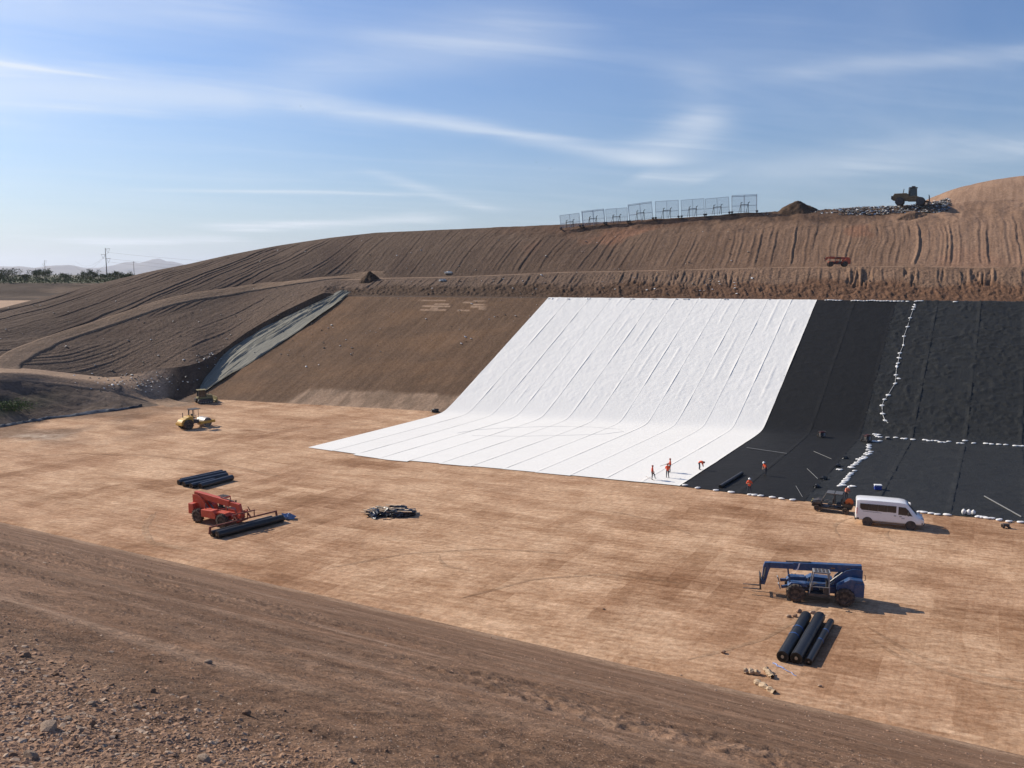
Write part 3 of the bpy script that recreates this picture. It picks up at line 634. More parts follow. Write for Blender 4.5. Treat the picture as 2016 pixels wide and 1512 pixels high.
tag(link('tarp', mesh_np('tarp', T, grid_faces(160, 34), M_TARP)), 'wrinkled grey green tarp strip running down the dirt slope', 'tarp')

# ------------------------------------------------------------------ dirt roads draped on the land
def road(name, pts, wid, col, lift=0.2, seed=1, ground_fn=None):
    C = [hit(u, v) for u, v in pts]; C = np.array([c for c in C if c is not None]); d = np.r_[0, np.cumsum(np.linalg.norm(np.diff(C[:, :2], axis=0), axis=1))]
    n = int(d[-1] / 1.0); t = np.linspace(0, d[-1], n); x = sm(np.interp(t, d, C[:, 0]), 11); y = sm(np.interp(t, d, C[:, 1]), 11); w = np.interp(t, d, np.interp(np.arange(len(C)), np.arange(len(wid)) * (len(C) - 1) / (len(wid) - 1), wid))
    tx, ty = np.gradient(x), np.gradient(y); L = np.hypot(tx, ty); nx, ny = -ty / L, tx / L
    m = 13; V = np.zeros((n, m, 3)); cc = np.linspace(-1, 1, m)
    gz = np.zeros((n, m))
    for i in range(n):
        for j in range(m):
            wj = cc[j] * w[i] / 2 * (1 + .25 * (float(vn(np.array(i / 4.0), np.array(float(j > m / 2)), seed)) - .5))
            X, Y = x[i] + nx[i] * wj, y[i] + ny[i] * wj; V[i, j] = X, Y, 0; gz[i, j] = ground(X, Y)
    g2 = np.apply_along_axis(lambda q: sm(q, 7), 0, gz)
    rut = 0.05 * (np.abs(np.abs(cc) - .5) < .15)
    endw = np.minimum(1, np.minimum(np.arange(n), n - 1 - np.arange(n)) / 5.0)[:, None]; lift = lift * endw - .15 * (1 - endw)
    V[..., 2] = g2 + lift - rut - (np.abs(cc) > .95) * (lift + .25) - (np.abs(cc) > .8) * .06 + .05 * (fbm(V[..., 0] / 2, V[..., 1] / 2, 2, seed) - .5)
    c = np.broadcast_to(np.array(col), (n, m, 3)) * (0.88 + .24 * fbm(V[..., 0] / 5, V[..., 1] / 5, 3, seed + 3)[..., None]) * (1 - .12 * (np.abs(np.abs(cc) - .5) < .18)[None, :, None] * -1)
    link(name, mesh_np(name, V, grid_faces(n, m), SOIL['mound'], True, c.reshape(-1, 3)), kind='structure')
road('dirt_road', [(772, 543), (735, 543), (690, 546), (600, 554), (500, 565), (400, 581), (300, 604), (220, 631), (150, 652), (90, 674), (40, 697), (14, 716), (8, 728)], [4, 4, 4.2, 4.4, 4.6, 5, 5], C_SAND * .50, .22, 3)
road('haul_road', [(-60, 737), (0, 739), (60, 741), (115, 747), (180, 754), (235, 763), (285, 779), (330, 794), (375, 803)], [3.6, 4, 4, 4.6, 5.5, 6], C_SAND * .66, .14, 6)

# ------------------------------------------------------------------ heaps, trash, litter, clods
def heap(label, u, v, wid, dep, hgt, col, seed, sink=0.3, yoff=0.0):
    c = hit(u, v); n = 40; g = np.linspace(-1, 1, n); X, Y = np.meshgrid(g, g); R = np.sqrt(X ** 2 + Y ** 2)
    x, y = c[0] + X * wid / 2, c[1] + yoff + Y * dep / 2
    h = hgt * np.clip(1 - R, -0.2, 1) ** 1 if False else hgt * (1 - sstep(0, 1.0, R * (1 + .5 * (fbm(X * 2, Y * 2, 3, seed) - .5)))) * (0.8 + .5 * (fbm(X * 3, Y * 3, 3, seed + 1) - .5)) + .35 * (fbm(x / .7, y / .7, 3, seed + 2) - .5) * (R < .95)
    gz = np.array([[ground(x[i, j], y[i, j]) for j in range(n)] for i in range(n)])
    base = np.minimum(gz, c[2] + 2.0)
    z = gz + h - sink * sstep(.7, 1, R)
    cc = np.broadcast_to(np.array(col), (n, n, 3)) * (0.75 + .5 * fbm(x / 1.2, y / 1.2, 3, seed)[..., None])
    return tag(link('dirt_heap', mesh_np('dirt_heap', np.stack([x, y, z], -1), grid_faces(n, n), SOIL['berm'], True, cc.reshape(-1, 3))), label, 'dirt heap')
heap('dark dirt heap at the end of the curving road above the tarp', 727, 552, 6.0, 4.5, 2.4, C_DARK * .9, 1)
heap('big dark dirt heap on the hilltop between screens and trash', 1575, 416, 11.5, 7, 2.6, C_DARK * 1.15, 2, yoff=1.5)
heap('brown soil heap below the hilltop compactor', 1795, 428, 8.5, 4, 1.3, C_RED * .85, 5, yoff=.3)

def scatter(name, label, cat, pts, size, mats, seed, flat=0.5, kind='stuff', sub=False):
    """many small uneven lumps or scraps as one object"""
    r = random.Random(seed); bm_v, bm_f, mi = [], [], []
    for (p, s) in pts:
        k = len(bm_v); rot = Matrix.Rotation(r.uniform(0, 6.3), 3, 'Z') @ Matrix.Rotation(r.uniform(-.5, .5), 3, 'X')
        sx, sy, sz = s * r.uniform(.6, 1.2), s * r.uniform(.6, 1.2), s * flat * r.uniform(.5, 1.2)
        ring = [(math.cos(a) * sx * r.uniform(.8, 1.15), math.sin(a) * sy * r.uniform(.8, 1.15), r.uniform(-.25, .25) * sz) for a in (0, 1.05, 2.1, 3.14, 4.2, 5.2)]
        vs = ring + [(r.uniform(-.3, .3) * sx, r.uniform(-.3, .3) * sy, sz), (0, 0, -sz)]
        bm_v += [tuple(Vector(p) + rot @ Vector(q)) for q in vs]
        for j in range(6): bm_f += [(k + j, k + (j + 1) % 6, k + 6), (k + (j + 1) % 6, k + j, k + 7)]
        mi += [r.randrange(len(mats))] * 12
    me = mesh_np(name, bm_v, np.array(bm_f), mats[0], False)
    for m in mats[1:]: me.materials.append(m)
    me.polygons.foreach_set('material_index', np.array(mi, np.int32)); me.update()
    o = link(name, me, kind=kind); return tag(o, label, cat) if label else o
TR = [pmat('trash_white', (.62, .61, .58), .7, noise=.2), pmat('trash_grey', (.25, .25, .24), .7, noise=.3), pmat('trash_dark', (.07, .06, .055), .7, noise=.3), pmat('trash_brown', (.22, .15, .10), .8, noise=.3), pmat('trash_blue', (.16, .22, .32), .6, noise=.2)]
r = random.Random(12); pts = []
for _ in range(4200):
    u = 1488 + 365 * r.random() ** .7; a_ = (u - 1008) / F_PX; y6, _z = L6(a_); lo = 7.5 if u > 1640 else 4.5
    y = float(y6) + r.uniform(-lo * .45, 7) + .0
    if u < 1640 and r.random() < .5: continue
    x = a_ * y * 1.0; g_ = ground(x, y); pts.append(((x, y, g_ + r.random() ** 2 * .6 * min(1, max(0, (u - 1600) / 80)) - .05), r.uniform(.13, .42)))
scatter('trash_layer', 'loose white and grey trash spread along the hilltop edge', 'trash', pts, 0, [TR[0], TR[1], TR[2], TR[3], TR[3], TR[3], TR[1], TR[4]], 5, .45)
pts = []
for _ in range(420):
    u, v = r.uniform(0, 1500), r.uniform(450, 740)
    p = hit(u, v)
    if p is None or p[1] < 165 or p[1] > 240: continue
    pts.append((p + [0, 0, .12], r.choice((.10, .13, .16, .22, .3))))
for _ in range(190):                                     # thicker by the foot of the mound and along the berm
    u, v = (r.gauss(265, 55), r.gauss(752, 9)) if r.random() < .6 else ((r.uniform(860, 1480), r.gauss(560, 14)) if r.random() < .5 else (r.gauss(405, 20), r.gauss(705, 8)))
    p = hit(u, v)
    if p is not None and p[1] > 150: pts.append((p + [0, 0, .1], r.uniform(.1, .3)))
scatter('litter', 'scraps of white litter scattered over the brown mound', 'litter', pts, 0, [TR[0], TR[0], TR[1], TR[2]], 6, .4)
M_CLOD = pmat('dry_clod', (.30, .185, .12), .96, spec=.1, noise=.35, nscale=14, bump=.01)
M_STONE = pmat('pale_stone', (.37, .27, .195), .9, spec=.2, noise=.25, nscale=10, bump=.01)
pts = []; r = random.Random(31)
while len(pts) < 8500:
    u, v = r.uniform(-60, 2076), r.uniform(1080, 1530)
    m_ = (v - 1235 - .34 * u) / 90 + r.gauss(0, .35); loose_ = max(0, min(1, m_))
    strip = float(sstep(.5, .62, fbm(np.array(u / 260.), np.array((v - .36 * u) / 26.), 2, 88)))
    if r.random() > .03 + .97 * loose_ + .16 * strip * max(0, (v - 1150) / 350): continue
    p = hit(u, v)
    if p is None or p[0] * RX + p[1] * RY > WTOE - 1: continue
    dist = math.hypot(p[0], p[1]); s = dist / F_PX * r.choice((1.6, 2, 2.4, 2.8, 3.4, 5.5)) * (0.75 + .95 * loose_)
    pts.append((p + [0, 0, -s * .05], s))
k_ = 0
while k_ < 7000:                                          # crumbled strips along the furrows
    u, v = r.uniform(-40, 2060), r.uniform(1075, 1525); q_ = ray(u, v); kk = (WTOE / 2 - H) / (q_[2] + .5 * (q_[0] * RX + q_[1] * RY)); p = np.array([0, 0, H]) + kk * q_
    if kk < 0 or kk > 120: continue
    w_ = p[0] * RX + p[1] * RY; r__ = p[0] * RY - p[1] * RX
    if w_ > WTOE - 2: continue
    ra, wa = np.array(r__), np.array(w_); pt_ = float(sstep(0.47, 0.60, fbm(ra / 6 + .4 * fbm(ra / 2, wa / 2, 2, 62), wa / 1.3, 3, 61)))
    if r.random() > pt_ * (.25 + .75 * float(sstep(.4, .6, fbm(ra / 1.1, wa / 1.1, 2, 66)))): continue
    p[2] = ground(p[0], p[1]); k_ += 1; s = math.hypot(p[0], p[1]) / F_PX * r.choice((1.3, 1.6, 1.9, 2.3, 3.0)); pts.append((p - [0, 0, s * .1], s))
scatter('gravel', 'loose small clods and gravel covering the near dirt bank', 'gravel', pts, 0, [M_CLOD] * 7 + [M_STONE], 7, .5)
# single stones on the near bank
def rock_mesh(seed):
    bm = bmesh.new(); bmesh.ops.create_icosphere(bm, subdivisions=2, radius=1.0); q = random.Random(seed)
    pl = [(Vector((q.gauss(0, 1), q.gauss(0, 1), q.gauss(0, 1))).normalized(), q.uniform(.55, .9)) for _ in range(9)]
    for v in bm.verts:
        for nrm, d in pl:
            t = v.co.dot(nrm)
            if t > d: v.co -= nrm * (t - d)
        v.co.z *= .7; v.co *= 1 + q.uniform(-.03, .03)
    me = bpy.data.meshes.new('rock'); bm.to_mesh(me); bm.free(); me.materials.append(M_STONE if seed % 2 else M_CLOD); return me
RM = [rock_mesh(k) for k in range(6)]
r = random.Random(77)
BIG = [(50, 1293, 11), (410, 1306, 9), (485, 1407, 12), (97, 1437, 19), (178, 1430, 12), (545, 1453, 9), (300, 1362, 9), (180, 1388, 10), (225, 1452, 10), (60, 1492, 16), (25, 1490, 9), (135, 1418, 10), (440, 1462, 9), (400, 1500, 16), (315, 1303, 5), (20, 1320, 6), (110, 1330, 6), (265, 1392, 8), (360, 1415, 7), (470, 1432, 7), (610, 1440, 6), (690, 1500, 9), (600, 1496, 7), (250, 1490, 9), (150, 1470, 8), (330, 1460, 7), (80, 1400, 8), (30, 1420, 8), (560, 1400, 5), (660, 1470, 5), (760, 1480, 6), (860, 1490, 5), (220, 1350, 6), (390, 1385, 6), (295, 1440, 7), (520, 1490, 8)]
NAMED = {0: 'rounded pale stone alone on the smooth upper part of the bank', 1: 'reddish brown clod lying in the pale groove of the bank', 2: 'pale flat-sided stone beside the raked furrows of the bank', 3: 'largest brown boulder half sunk in the loose clods'}
for k, (u, v, s) in enumerate(BIG):
    p = hit(u, v); sc = s * math.hypot(p[0], p[1]) / F_PX
    o = link('rock', RM[k % 6]); o.location = p + [0, 0, sc * .18]; o.scale = (sc, sc * r.uniform(.7, 1), sc * r.uniform(.8, 1.1)); o.rotation_euler = (r.uniform(-.3, .3), r.uniform(-.3, .3), r.uniform(0, 6))
    if k in NAMED: tag(o, NAMED[k], 'rock')
    else: tag(o, 'brown rock lying among the loose clods of the near bank', 'rock', 'rocks on the near bank')
# ------------------------------------------------------------------ machines
M_RUB = pmat('tyre_rubber', (.035, .032, .030), .85, spec=.3, noise=.3, nscale=8, dirt=.45)
M_RIM = pmat('rim_grey', (.16, .15, .14), .6, noise=.2, dirt=.5)
M_DARK = pmat('dark_steel', (.035, .035, .038), .6, noise=.3, dirt=.25)
M_STEEL = pmat('bare_steel', (.17, .17, .17), .45, metal=.6, noise=.2)
M_GREY = pmat('grey_paint', (.25, .26, .27), .5, noise=.15, dirt=.2)
M_GLASS = pmat('dark_glass', (.02, .022, .025), .08, spec=.7)
M_SEAT = pmat('seat_vinyl', (.03, .03, .03), .7)
def wheel(parent, loc, R, Wd, side, rim_mat, lugs=16, rim=.55, name='wheel', tread=.05):
    """rim with hub as the wheel, lugged tyre as its child"""
    key = ('w', R, Wd, rim_mat.name, lugs)
    if key not in MATS:
        w = Wd / 2; r0 = R * rim
        b = MB().lathe([(-w * .55, r0 * .98), (-w * .55, r0), (w * .5, r0), (w * .5, r0 * .86), (w * .2, r0 * .74), (w * .2, r0 * .34), (w * .55, r0 * .30), (w * .55, .02)], n=20)
        for k in range(8): a = k * math.pi / 4; b.lathe([(w * .18, .03), (w * .34, .03)], (math.cos(a) * r0 * .5, 0, math.sin(a) * r0 * .5), n=6)
        t = MB().lathe([(-w * .8, r0), (-w, r0 * 1.12), (-w, R * .86), (-w * .8, R * .955), (0, R * .965), (w * .8, R * .955), (w, R * .86), (w, r0 * 1.12), (w * .8, r0)], n=32)
        if lugs:
            for k in range(lugs):
                for sgn in (-1, 1):
                    a = 2 * math.pi * (k + (.5 if sgn > 0 else 0)) / lugs; M = Matrix.Rotation(-a, 3, 'Y') @ Matrix.Rotation(sgn * .5, 3, 'X')
                    c = Vector((math.cos(a) * R * .96, sgn * w * .52, math.sin(a) * R * .96)); t.box(c, (R * .11, w * .98, R * .12), M)
        o1 = b.build(name, rim_mat, None, smooth=True); o2 = t.build('tyre', M_RUB, None, smooth=True)
        MATS[key] = (o1.data, o2.data); bpy.data.objects.remove(o1); bpy.data.objects.remove(o2)
    m1, m2 = MATS[key]; o = link(name, m1, parent); o.location = loc
    if side < 0: o.rotation_euler.z = math.pi
    link('tyre', m2, o); return o
def text_part(txt, name, mat, parent, loc, rot, size, shear=0.0):
    c = bpy.data.curves.new(name, 'FONT'); c.body = txt; c.size = size; c.extrude = .004; c.offset = .02; c.shear = shear; c.align_x = 'CENTER'
    t = bpy.data.objects.new(name, c); COL.objects.link(t); me = bpy.data.meshes.new_from_object(t.evaluated_get(bpy.context.evaluated_depsgraph_get()))
    bpy.data.objects.remove(t); me.materials.clear(); me.materials.append(mat); o = link(name, me, parent); o.location = loc; o.rotation_euler = rot; return o
def telehandler(label, loc, rz, paint, rim_mat, reach=1.25, drop=1.15, stab=True, forks=True, letter=None, nose_z=2.28, cabmat=None, tail_z=2.52, scale=1.0):
    T = thing('telehandler', label, 'telehandler', loc, rz); T.scale = (scale,) * 3
    P = paint; cm = cabmat or M_GREY
    MB().prism([(-2.75, .75), (-2.75, 1.25), (-1.0, 1.15), (1.9, 1.15), (2.25, .95), (2.1, .62), (-2.4, .62)], -.42, .42).build('chassis', P, T, .03)
    MB().prism([(-3.0, .72), (-3.0, 1.75), (-2.35, 1.75), (-2.2, .72)], -1.05, 1.05).build('counterweight', P, T, .06)
    tw = MB()
    for y in (-.52, .22): tw.prism([(-2.95, 1.2), (-2.95, tail_z), (-2.35, tail_z + .06), (-1.75, tail_z - .15), (-1.1, 1.75), (-.95, 1.15)], y, y + .07)
    tw.build('boom_tower', P, T, .015)
    wl = MB().prism([(-2.9, 1.05), (-2.9, 1.95), (-2.0, 2.0), (-1.15, 1.45), (-1.15, 1.05)], .35, 1.0); wl.build('rear_body', P, T, .05)
    by = -.12
    def seg(x0, z0, x1, z1, w, h): return MB().bar((x0, by, z0), (x1, by, z1), w, h)
    def bz(x): return tail_z + (nose_z - tail_z) * (x + 2.9) / (2.9 + 1.9 + reach)
    seg(-2.9, bz(-2.9), 1.9, bz(1.9), .46, .56).build('boom', P, T, .03)
    inn = seg(1.8, bz(1.8) - .02, 1.9 + reach, bz(1.9 + reach) - .02, .34, .42).build('boom_extension', P, T, .02)
    MB().bar((.6, by, bz(.6) + .32), (2.4, by, bz(2.4) + .30), .10, .07).build('hose_track', M_DARK, inn, .01)
    xe = 1.9 + reach; ze = bz(xe)
    hd = MB().prism([(xe - .1, ze + .2), (xe + .32, ze + .16), (xe + .42, ze - .15), (xe + .50, ze - drop), (xe + .22, ze - drop - .1), (xe - .02, ze - .40), (xe - .1, ze - .22)], by - .17, by + .17); hd.build('boom_head', P, T, .02)
    MB().tube([(xe + .25, by + .2, ze - .2), (xe + .40, by + .2, ze - drop + .1)], .05, 8).build('tilt_cylinder', M_STEEL, T)
    xc = xe + .56; zc_ = ze - drop
    MB().bar((xe + .25, by, zc_ + .02), (xc + .06, by, zc_ + .02), .62, .36).build('quick_coupler', P, T, .02)
    ca = MB()
    for z in (-.42, .38): ca.bar((xc + .03 * z, by - .66, zc_ + z), (xc + .03 * z, by + .66, zc_ + z), .07, .12)
    for y in (-.62, -.2, .2, .62): ca.bar((xc, by + y, zc_ - .45), (xc + .1, by + y, zc_ + .52), .08, .07, (1, 0, 0))
    ca.bar((xc + .1, by - .62, zc_ + .55), (xc + .1, by + .62, zc_ + .55), .06, .06)
    ca.build('carriage', M_DARK if P is not MATS.get('red_paint') else P, T, .01)
    if forks:
        for y in (-.42, .42):
            MB().bar((xc + .06, by + y, zc_ + .3), (xc + .06, by + y, zc_ - .5), .11, .05, (1, 0, 0)).prism([(xc + .04, zc_ - .53), (xc + 1.28, zc_ - .51), (xc + 1.28, zc_ - .50), (xc + .04, zc_ - .46)], by + y - .06, by + y + .06).build('fork', M_DARK, T)
    for y in (-.36, .14): MB().tube([(-.75, y, 1.15), (-1.35, y, 1.72)], .085, 10).tube([(-1.3, y, 1.68), (-1.9, y, 2.25)], .05, 8).build('lift_cylinder', M_STEEL, T, smooth=True)
    # cab on the left, open framed
    cb = MB()
    x0, x1, y0, y1, zf, zr = -.62, .78, .42, 1.12, .72, 2.34
    for (xa, xb, y) in ((x0, x0 + .05, y0), (x0, x0 + .05, y1), (x1, x1 - .28, y0), (x1, x1 - .28, y1)): cb.bar((xa, y, zf), (xb, y, zr), .07, .07, (1, 0, 0))
    for y in (y0, y1): cb.bar((x0 + .03, y, zr), (x1 - .26, y, zr), .07, .07); cb.bar((x0, y, 1.28), (x1 - .08, y, 1.28), .05, .05)
    for x in (x0 + .05, x1 - .28): cb.bar((x, y0, zr), (x, y1, zr), .07, .07)
    cb.build('cab_frame', cm, T)
    MB().box(((x0 + x1) / 2 - .12, (y0 + y1) / 2, zr + .06), (1.2, .82, .07)).build('cab_roof', cm, T, .02)
    g = MB()
    for k in range(4): g.box((x0 + .2 + k * .26, (y0 + y1) / 2, zr + .115), (.16, .7, .03))
    g.build('roof_grille', M_DARK, T)
    MB().box(((x0 + x1) / 2, (y0 + y1) / 2, .68), (1.5, .78, .18)).box((x0 + .2, y1 - .05, .98), (.45, .06, .52)).build('cab_floor', M_DARK, T, .02)
    st = MB().box((-.2, .77, 1.06), (.5, .48, .14)).box((-.45, .77, 1.42), (.13, .46, .62)).build('seat', M_SEAT, T, .04)
    MB().lathe([(-.015, .17), (.015, .17)], (.36, .77, 1.42), 'Z', 16).tube([(.6, .77, 1.0), (.36, .77, 1.42)], .03, 6).build('steering_wheel', M_DARK, T)
    MB().box((.62, .77, 1.15), (.2, .6, .4)).build('dashboard', M_DARK, T, .03)
    # engine box on the right
    MB().prism([(-1.0, .72), (-1.0, 1.42), (.55, 1.5), (.95, 1.25), (.95, .72)], -1.22, -.5).build('engine_cover', P, T, .05)
    MB().tube([(-.7, -.85, 1.4), (-.7, -.85, 1.95)], .05, 8).build('exhaust_pipe', M_DARK, T)
    fe = MB().prism([(.85, 1.12), (1.0, 1.42), (2.05, 1.38), (2.3, 1.12)], .38, .98); fe.prism([(.85, 1.12), (1.0, 1.42), (2.05, 1.38), (2.3, 1.12)], -.98, -.38); fe.build('front_fender', P, T, .04)
    MB().tube([(1.7, -.85, .67), (1.7, .85, .67)], .13, 10).build('axle', M_DARK, T); MB().tube([(-1.7, -.85, .67), (-1.7, .85, .67)], .13, 10).build('axle', M_DARK, T)
    for x in (1.7, -1.7):
        for s in (1, -1): wheel(T, (x, s * 1.0, .67), .67, .48, s, rim_mat)
    if stab:
        for s in (1, -1):
            a = MB().bar((2.0, s * .62, 1.05), (2.72, s * .74, .92), .16, .2).bar((2.2, s * .66, 1.9), (2.1, s * .64, 1.15), .12, .12).build('stabilizer_leg', P, T, .02)
            MB().box((2.86, s * .76, 1.0), (.07, .42, .42), Matrix.Rotation(.35, 3, 'Y')).build('stabilizer_pad', M_GREY, a, .01)
    MB().bar((.72, 1.12, 1.75), (.9, 1.36, 1.85), .03).box((.92, 1.42, 1.85), (.04, .18, .28)).build('mirror', M_DARK, T)
    for s in (1, -1): MB().box((-3.01, s * .85, 1.45), (.03, .16, .1)).build('tail_light', pmat('red_lens', (.5, .03, .02), .3), T)
    MB().tube([(-3.02, .3, 2.2), (-3.14, .3, 2.15), (-3.14, .3, 1.8), (-3.02, .3, 1.75)], .02, 6).build('hose_loop', M_DARK, T)
    if letter:
        text_part(letter, 'lettering', pmat('white_decal', (.75, .75, .75), .5), T, (1.55, by + .236, bz(1.5) - .14), (math.pi / 2, 0, math.pi), .56, .25)
        for x in (-.9, -2.0): MB().box((x, by + .235, bz(x)), (.28, .006, .08)).build('decal', pmat('tan_decal', (.30, .17, .08), .5), T)
        MB().box((-2.6, 1.003, 1.68), (.26, .006, .16)).build('decal', MATS['tan_decal'], T)
    return T
def heading(a, b): return math.atan2(b[1] - a[1], b[0] - a[0])
def off_side(a, b, d):                                   # middle of a wheelbase whose right (d>0) or left wheels show
    h = heading(a, b); m = (a + b) / 2; return np.array([m[0] - math.sin(h) * d, m[1] + math.cos(h) * d, 0]), h
BLUE = pmat('blue_paint', (.014, .062, .165), .5, noise=.2, coat=.15, dirt=.22)
REDP = pmat('red_paint', (.50, .062, .028), .55, noise=.2, dirt=.22)
ORNG = pmat('orange_paint', (.42, .075, .03), .55, noise=.2, dirt=.2)
YELL = pmat('yellow_paint', (.55, .32, .05), .5, noise=.15, dirt=.2)
OLIV = pmat('olive_paint', (.22, .19, .08), .6, noise=.2, dirt=.35)
a, b = at(1663, 1193), at(1565, 1184)                      # near-side wheels: rear, front
L, h = off_side(a, b, -1.0)
telehandler('blue telehandler with lowered forks parked behind three black rolls', (L[0], L[1], .02), h, BLUE, M_RIM, letter='J', drop=1.35, reach=1.7)
a, b = at(393, 1029), at(436, 1038)
L, h = off_side(a, b, 1.0)
RT_ = telehandler('red telehandler holding a spreader bar over black rolls', (L[0], L[1], .02), h, REDP, pmat('rust_rim', (.20, .07, .045), .7, noise=.2, dirt=.3), reach=.95, drop=1.0, stab=False, forks=False, nose_z=2.1, cabmat=REDP)
ax = (1640 - 1008) / F_PX * 1.003; yb_ = float(np.interp(ax, A, Y4)) + 2.2
telehandler('small orange telehandler with dark body parked on the bench', (ax * yb_, yb_, ground(ax * yb_, yb_) + .03), math.radians(168), ORNG, M_DARK, reach=.5, drop=.5, stab=False, forks=False, tail_z=2.1, nose_z=2.3, cabmat=M_DARK, scale=.80)

def roll(label, p0, p1, R, cat='liner roll', straps=(), strap_mat=None, group=None, core=True, mat=None, name='liner_roll', loose=True):
    """rolled sheet: spiral-edged cylinder with a core and straps; p0, p1 are its end centres"""
    p0, p1 = Vector(p0), Vector(p1); d = p1 - p0; Lr = d.length
    o = thing(name, label, cat, (p0 + p1) / 2, 0, group); o.rotation_euler = d.to_track_quat('X', 'Z').to_euler()
    q = random.Random(int(p0.x * 100)); m = MB(); n = 28; rings = []
    for i in range(15):
        x = -Lr / 2 + Lr * i / 14; rr = R * (1 + q.uniform(-.015, .015)); rings.append([(x, rr * (1 + .02 * math.sin(3 * t + i)) * math.cos(t), rr * math.sin(t)) for t in [2 * math.pi * k / n for k in range(n)]])
    V = [p for r_ in rings for p in r_]; m.add(V, [(i * n + k, i * n + (k + 1) % n, (i + 1) * n + (k + 1) % n, (i + 1) * n + k) for i in range(14) for k in range(n)])
    for sx in (-1, 1):                                     # wound layers show on the ends
        prof = [R * .99, R * .9, R * .8, R * .7, R * .6, R * .45, R * .3]
        for k in range(len(prof) - 1):
            off = -.012 if k % 2 else .004; m.lathe([(sx * (Lr / 2 + off), prof[k]), (sx * (Lr / 2 + off - .01), prof[k + 1])], n=n, axis='X')
    m.build('sheet', mat or M_ROLL, o, smooth=True)
    if core: MB().lathe([(-Lr / 2 - .03, R * .2), (-Lr / 2 - .03, R * .27), (Lr / 2 + .03, R * .27), (Lr / 2 + .03, R * .2)], axis='X', n=14).build('core', pmat('core_tube', (.30, .24, .17), .8), o)
    if loose: MB().bar((-Lr / 2 + .02, R * .5, R * .88), (Lr / 2 - .02, R * .5, R * .88), .05, .012).build('loose_flap', mat or M_ROLL, o)
    for s in straps:
        MB().lathe([(Lr * s - .035, R * 1.012), (Lr * s - .035, R * 1.03), (Lr * s + .035, R * 1.03), (Lr * s + .035, R * 1.012)], axis='X', n=n).build('strap', strap_mat or M_STRAP, o)
    return o
M_ROLL = pmat('black_sheet_plastic', (.018, .018, .018), .42, spec=.5, noise=.3, nscale=3, bump=.01)
M_STRAP = pmat('blue_webbing', (.06, .16, .42), .6)
M_STRAPK = pmat('black_webbing', (.03, .03, .035), .5)
roll('thick black roll with two blue straps at the left of the trio', at(1540.5, 1293, .37), at(1587, 1213, .37), .37, straps=(.12, -.06))
roll('thick black roll without blue straps in the middle of the trio', at(1567.5, 1296, .37), at(1614, 1214, .37), .37, straps=(.13, -.05), strap_mat=M_STRAPK)
roll('thin black roll with two blue straps beside two thick ones', at(1592, 1303, .22), at(1636, 1223.5, .22), .22, straps=(.22, -.02))
# rolls under the red spreader bar
fw = Vector((math.cos(RT_.rotation_euler.z), math.sin(RT_.rotation_euler.z), 0))
r0, r1 = at(427, 1053, .36), at(556, 1020, .36)
roll('long black roll lying in front of the red spreader bar', r0, r1, .36, straps=(.02, .22), strap_mat=M_STRAPK)
r2, r3 = Vector(r0) - fw * .85 + Vector((0, 0, .0)), Vector(r1) - fw * .85
d_ = (r3 - r2).normalized()
roll('slimmer black roll tucked behind under the red spreader bar', r2 + d_ * .1 + Vector((0, 0, -.06)), r3 - d_ * .5 + Vector((0, 0, -.06)), .30)
sb = thing('spreader_bar', 'rusty red spreader bar carried by the red telehandler', 'spreader bar', tuple((r2 + r3) / 2)); sb.rotation_euler = (0, 0, math.atan2(d_.y, d_.x))
Ls = (r3 - r2).length
MB().bar((-Ls / 2 - .1, -.0, .58), (Ls / 2 + .1, 0, .58), .11, .14).bar((-1.2, -.02, 1.2), (1.2, -.02, 1.2), .1).bar((-1.1, -.01, .56), (-1.1, -.02, 1.2), .08).bar((1.1, -.01, .56), (1.1, -.02, 1.2), .08).build('beam', pmat('rust_red_steel', (.19, .045, .03), .7, noise=.3, dirt=.2), sb, .01)
for s in (-1, 1):
    MB().bar((s * Ls / 2, 0, .58), (s * (Ls / 2 + .1), 0, -.05), .08, .2, (1, 0, 0)).tube([(s * (Ls / 2 + .12), 0, .0), (s * (Ls / 2 - .35), 0, .0)], .05, 8).build('end_bracket', MATS['rust_red_steel'], sb)
    MB().bar((s * .7, .0, .58), (s * .7, .42, .9), .1, .16).bar((s * .7, 0, 1.2), (s * .7, .4, 1.55), .07).build('mount_arm', MATS['rust_red_steel'], sb)
# second group of rolls, wrapped
P = lambda u, v, r_: at(u, v, r_)
roll('smooth black roll in front of the bundled rolls', P(394, 957, .33), P(457, 940, .33), .33, mat=pmat('glossy_black_wrap', (.025, .025, .028), .28, spec=.6, noise=.4, nscale=2, bump=.02), core=False)
for k, (u0, v0, u1, v1, rr) in enumerate(((351, 950, 444, 931, .30), (362, 954, 447, 935.5, .32), (356, 946, 437, 928.5, .26), (376, 957, 422, 946, .30))):
    roll(['long wrapped roll nearest the smooth roll', 'wrapped black roll pressed between its neighbours in the bundle', 'thin wrapped roll at the back of the black bundle', 'short crumpled roll lying at the front end of the bundle'][k] if k else 'long wrapped black roll in the middle of the bundle', P(u0, v0, rr), P(u1, v1, rr), rr, mat=MATS['glossy_black_wrap'], core=False, group='bundled rolls by the red telehandler')
# roll lying on the liner near the workers
roll('thin black roll lying on the liner near two workers in hard hats', at(1418, 958, .22), at(1461, 931.5, .22), .2, core=False)

